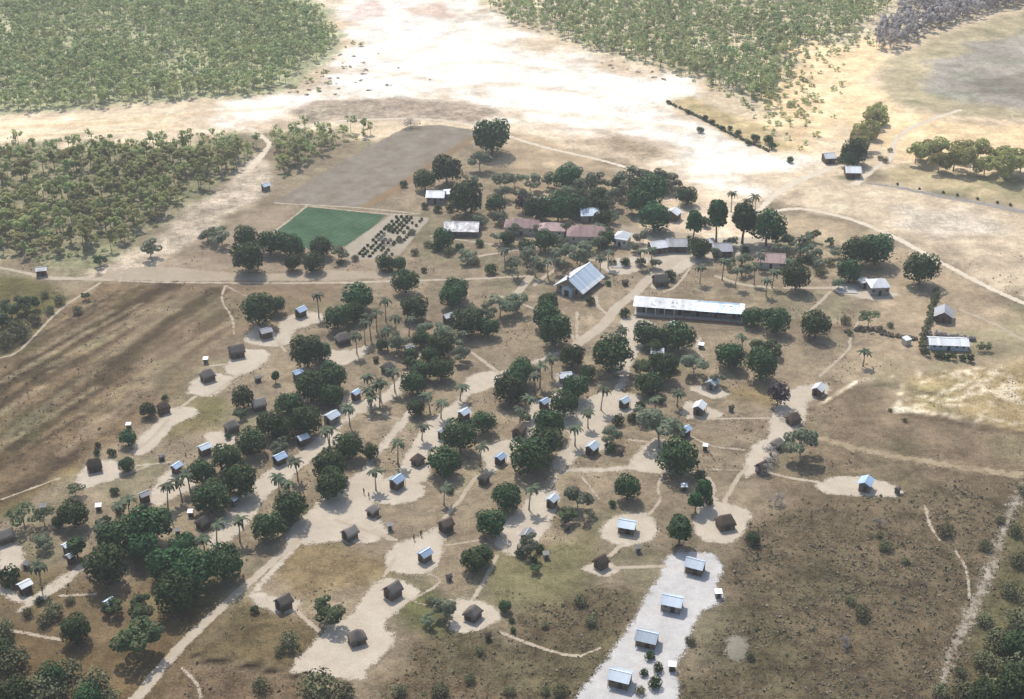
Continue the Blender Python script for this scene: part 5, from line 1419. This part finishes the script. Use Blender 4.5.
tufts('grass_tufts', 40000, [(-80, 250), (1100, 250), (-80, 740), (1100, 740)], t_grass, 'low dry grass tufts between the huts', 'scrub', 63, .1, .3, 4)

# ------------------------------------------------------------------ people
def skinned(name, verts, edges, radii, mat, parent=None):
    me = bpy.data.meshes.new(name); me.from_pydata(verts, edges, []); me.materials.append(mat); me.update()
    o = link(name, me, parent)
    o.modifiers.new('skin', 'SKIN').use_smooth_shade = True
    for i, r in enumerate(radii): me.skin_vertices[0].data[i].radius = (r, r)
    me.skin_vertices[0].data[0].use_root = True
    s = o.modifiers.new('sub', 'SUBSURF'); s.levels = s.render_levels = 1
    return o
SKIN = mat_plain('brown_skin', (.09, .055, .038), (.13, .08, .055), 3, .6)
HAIR = mat_plain('black_hair', (.012, .011, .01), (.02, .018, .016), 5, .8)
def person(px, py, face, label, shirt, skirt):
    x, y = P(px, py)
    v = [(0,0,.92),(0,0,1.12),(0,.01,1.34),(0,0,1.46),(0,-.01,1.56),(0,-.01,1.66), (.17,0,1.39),(.22,.02,1.12),(.22,-.08,.88),(-.17,0,1.39),(-.22,.02,1.12),(-.22,-.08,.88),
         (.09,0,.86),(.10,-.01,.48),(.10,.02,.07),(.10,-.13,.04),(-.09,0,.86),(-.10,.03,.48),(-.10,.07,.07),(-.10,-.08,.04)]
    e = [(0,1),(1,2),(2,3),(3,4),(4,5),(2,6),(6,7),(7,8),(2,9),(9,10),(10,11),(0,12),(12,13),(13,14),(14,15),(0,16),(16,17),(17,18),(18,19)]
    r = [.13,.12,.14,.055,.085,.08,.06,.045,.035,.06,.045,.035,.085,.06,.042,.04,.085,.06,.042,.04]
    b = skinned('person', v, e, r, SKIN); b.location = (x, y, 0); b.rotation_euler.z = face
    tag(b, label, 'person', 'people standing about the yards')
    skinned('shirt', [(0,0,.98),(0,0,1.2),(0,.01,1.37),(.18,0,1.38),(.22,.02,1.2),(-.18,0,1.38),(-.22,.02,1.2)], [(0,1),(1,2),(2,3),(3,4),(2,5),(5,6)], [.16,.15,.15,.075,.065,.075,.065], shirt, b)
    skinned('wrap_skirt', [(0,0,.96),(0,0,.72),(0,0,.45)], [(0,1),(1,2)], [.165,.19,.2], skirt, b)
    skinned('hair', [(0,.02,1.64),(0,.01,1.70)], [(0,1)], [.09,.07], HAIR, b)
cl = {k: mat_plain(k + '_cloth', c, tuple(q * 1.25 for q in c), 3, .9, rand=.05) for k, c in dict(red=(.42, .05, .04), white=(.6, .58, .54), blue=(.06, .09, .2), brown=(.14, .08, .05), dark=(.03, .03, .035)).items()}
person(244, 580, .6, 'person in red clothes at the edge of the straight road', cl['red'], cl['red'])
person(364, 494, 2.4, 'person in dark clothes on pale sand, left of a pair', cl['dark'], cl['brown'])
person(369, 498, -1, 'person in blue top on pale sand, right of a pair', cl['blue'], cl['dark'])
person(421, 536, .3, 'person in dark top at the round yard top', cl['dark'], cl['blue'])
person(414, 540, -2, 'person in brown top on the round yard, left side', cl['brown'], cl['dark'])

# ------------------------------------------------------------------ air
hz = MB(); hz.box(-4500, 4500, -400, 4400, -1.0, CAM_H + 12)
hm = bpy.data.materials.new('haze'); hm.use_nodes = True
hn = hm.node_tree.nodes; hl = hm.node_tree.links; hn.remove(hn['Principled BSDF'])
pv = hn.new('ShaderNodeVolumePrincipled'); pv.inputs['Color'].default_value = (.93, .95, 1.0, 1)
pv.inputs['Density'].default_value = HAZE; pv.inputs['Anisotropy'].default_value = .35
hl.new(pv.outputs[0], hn['Material Output'].inputs['Volume'])
tag(hz.build('haze', hm), 'thin pale dry season haze over everything', 'haze', kind='stuff')
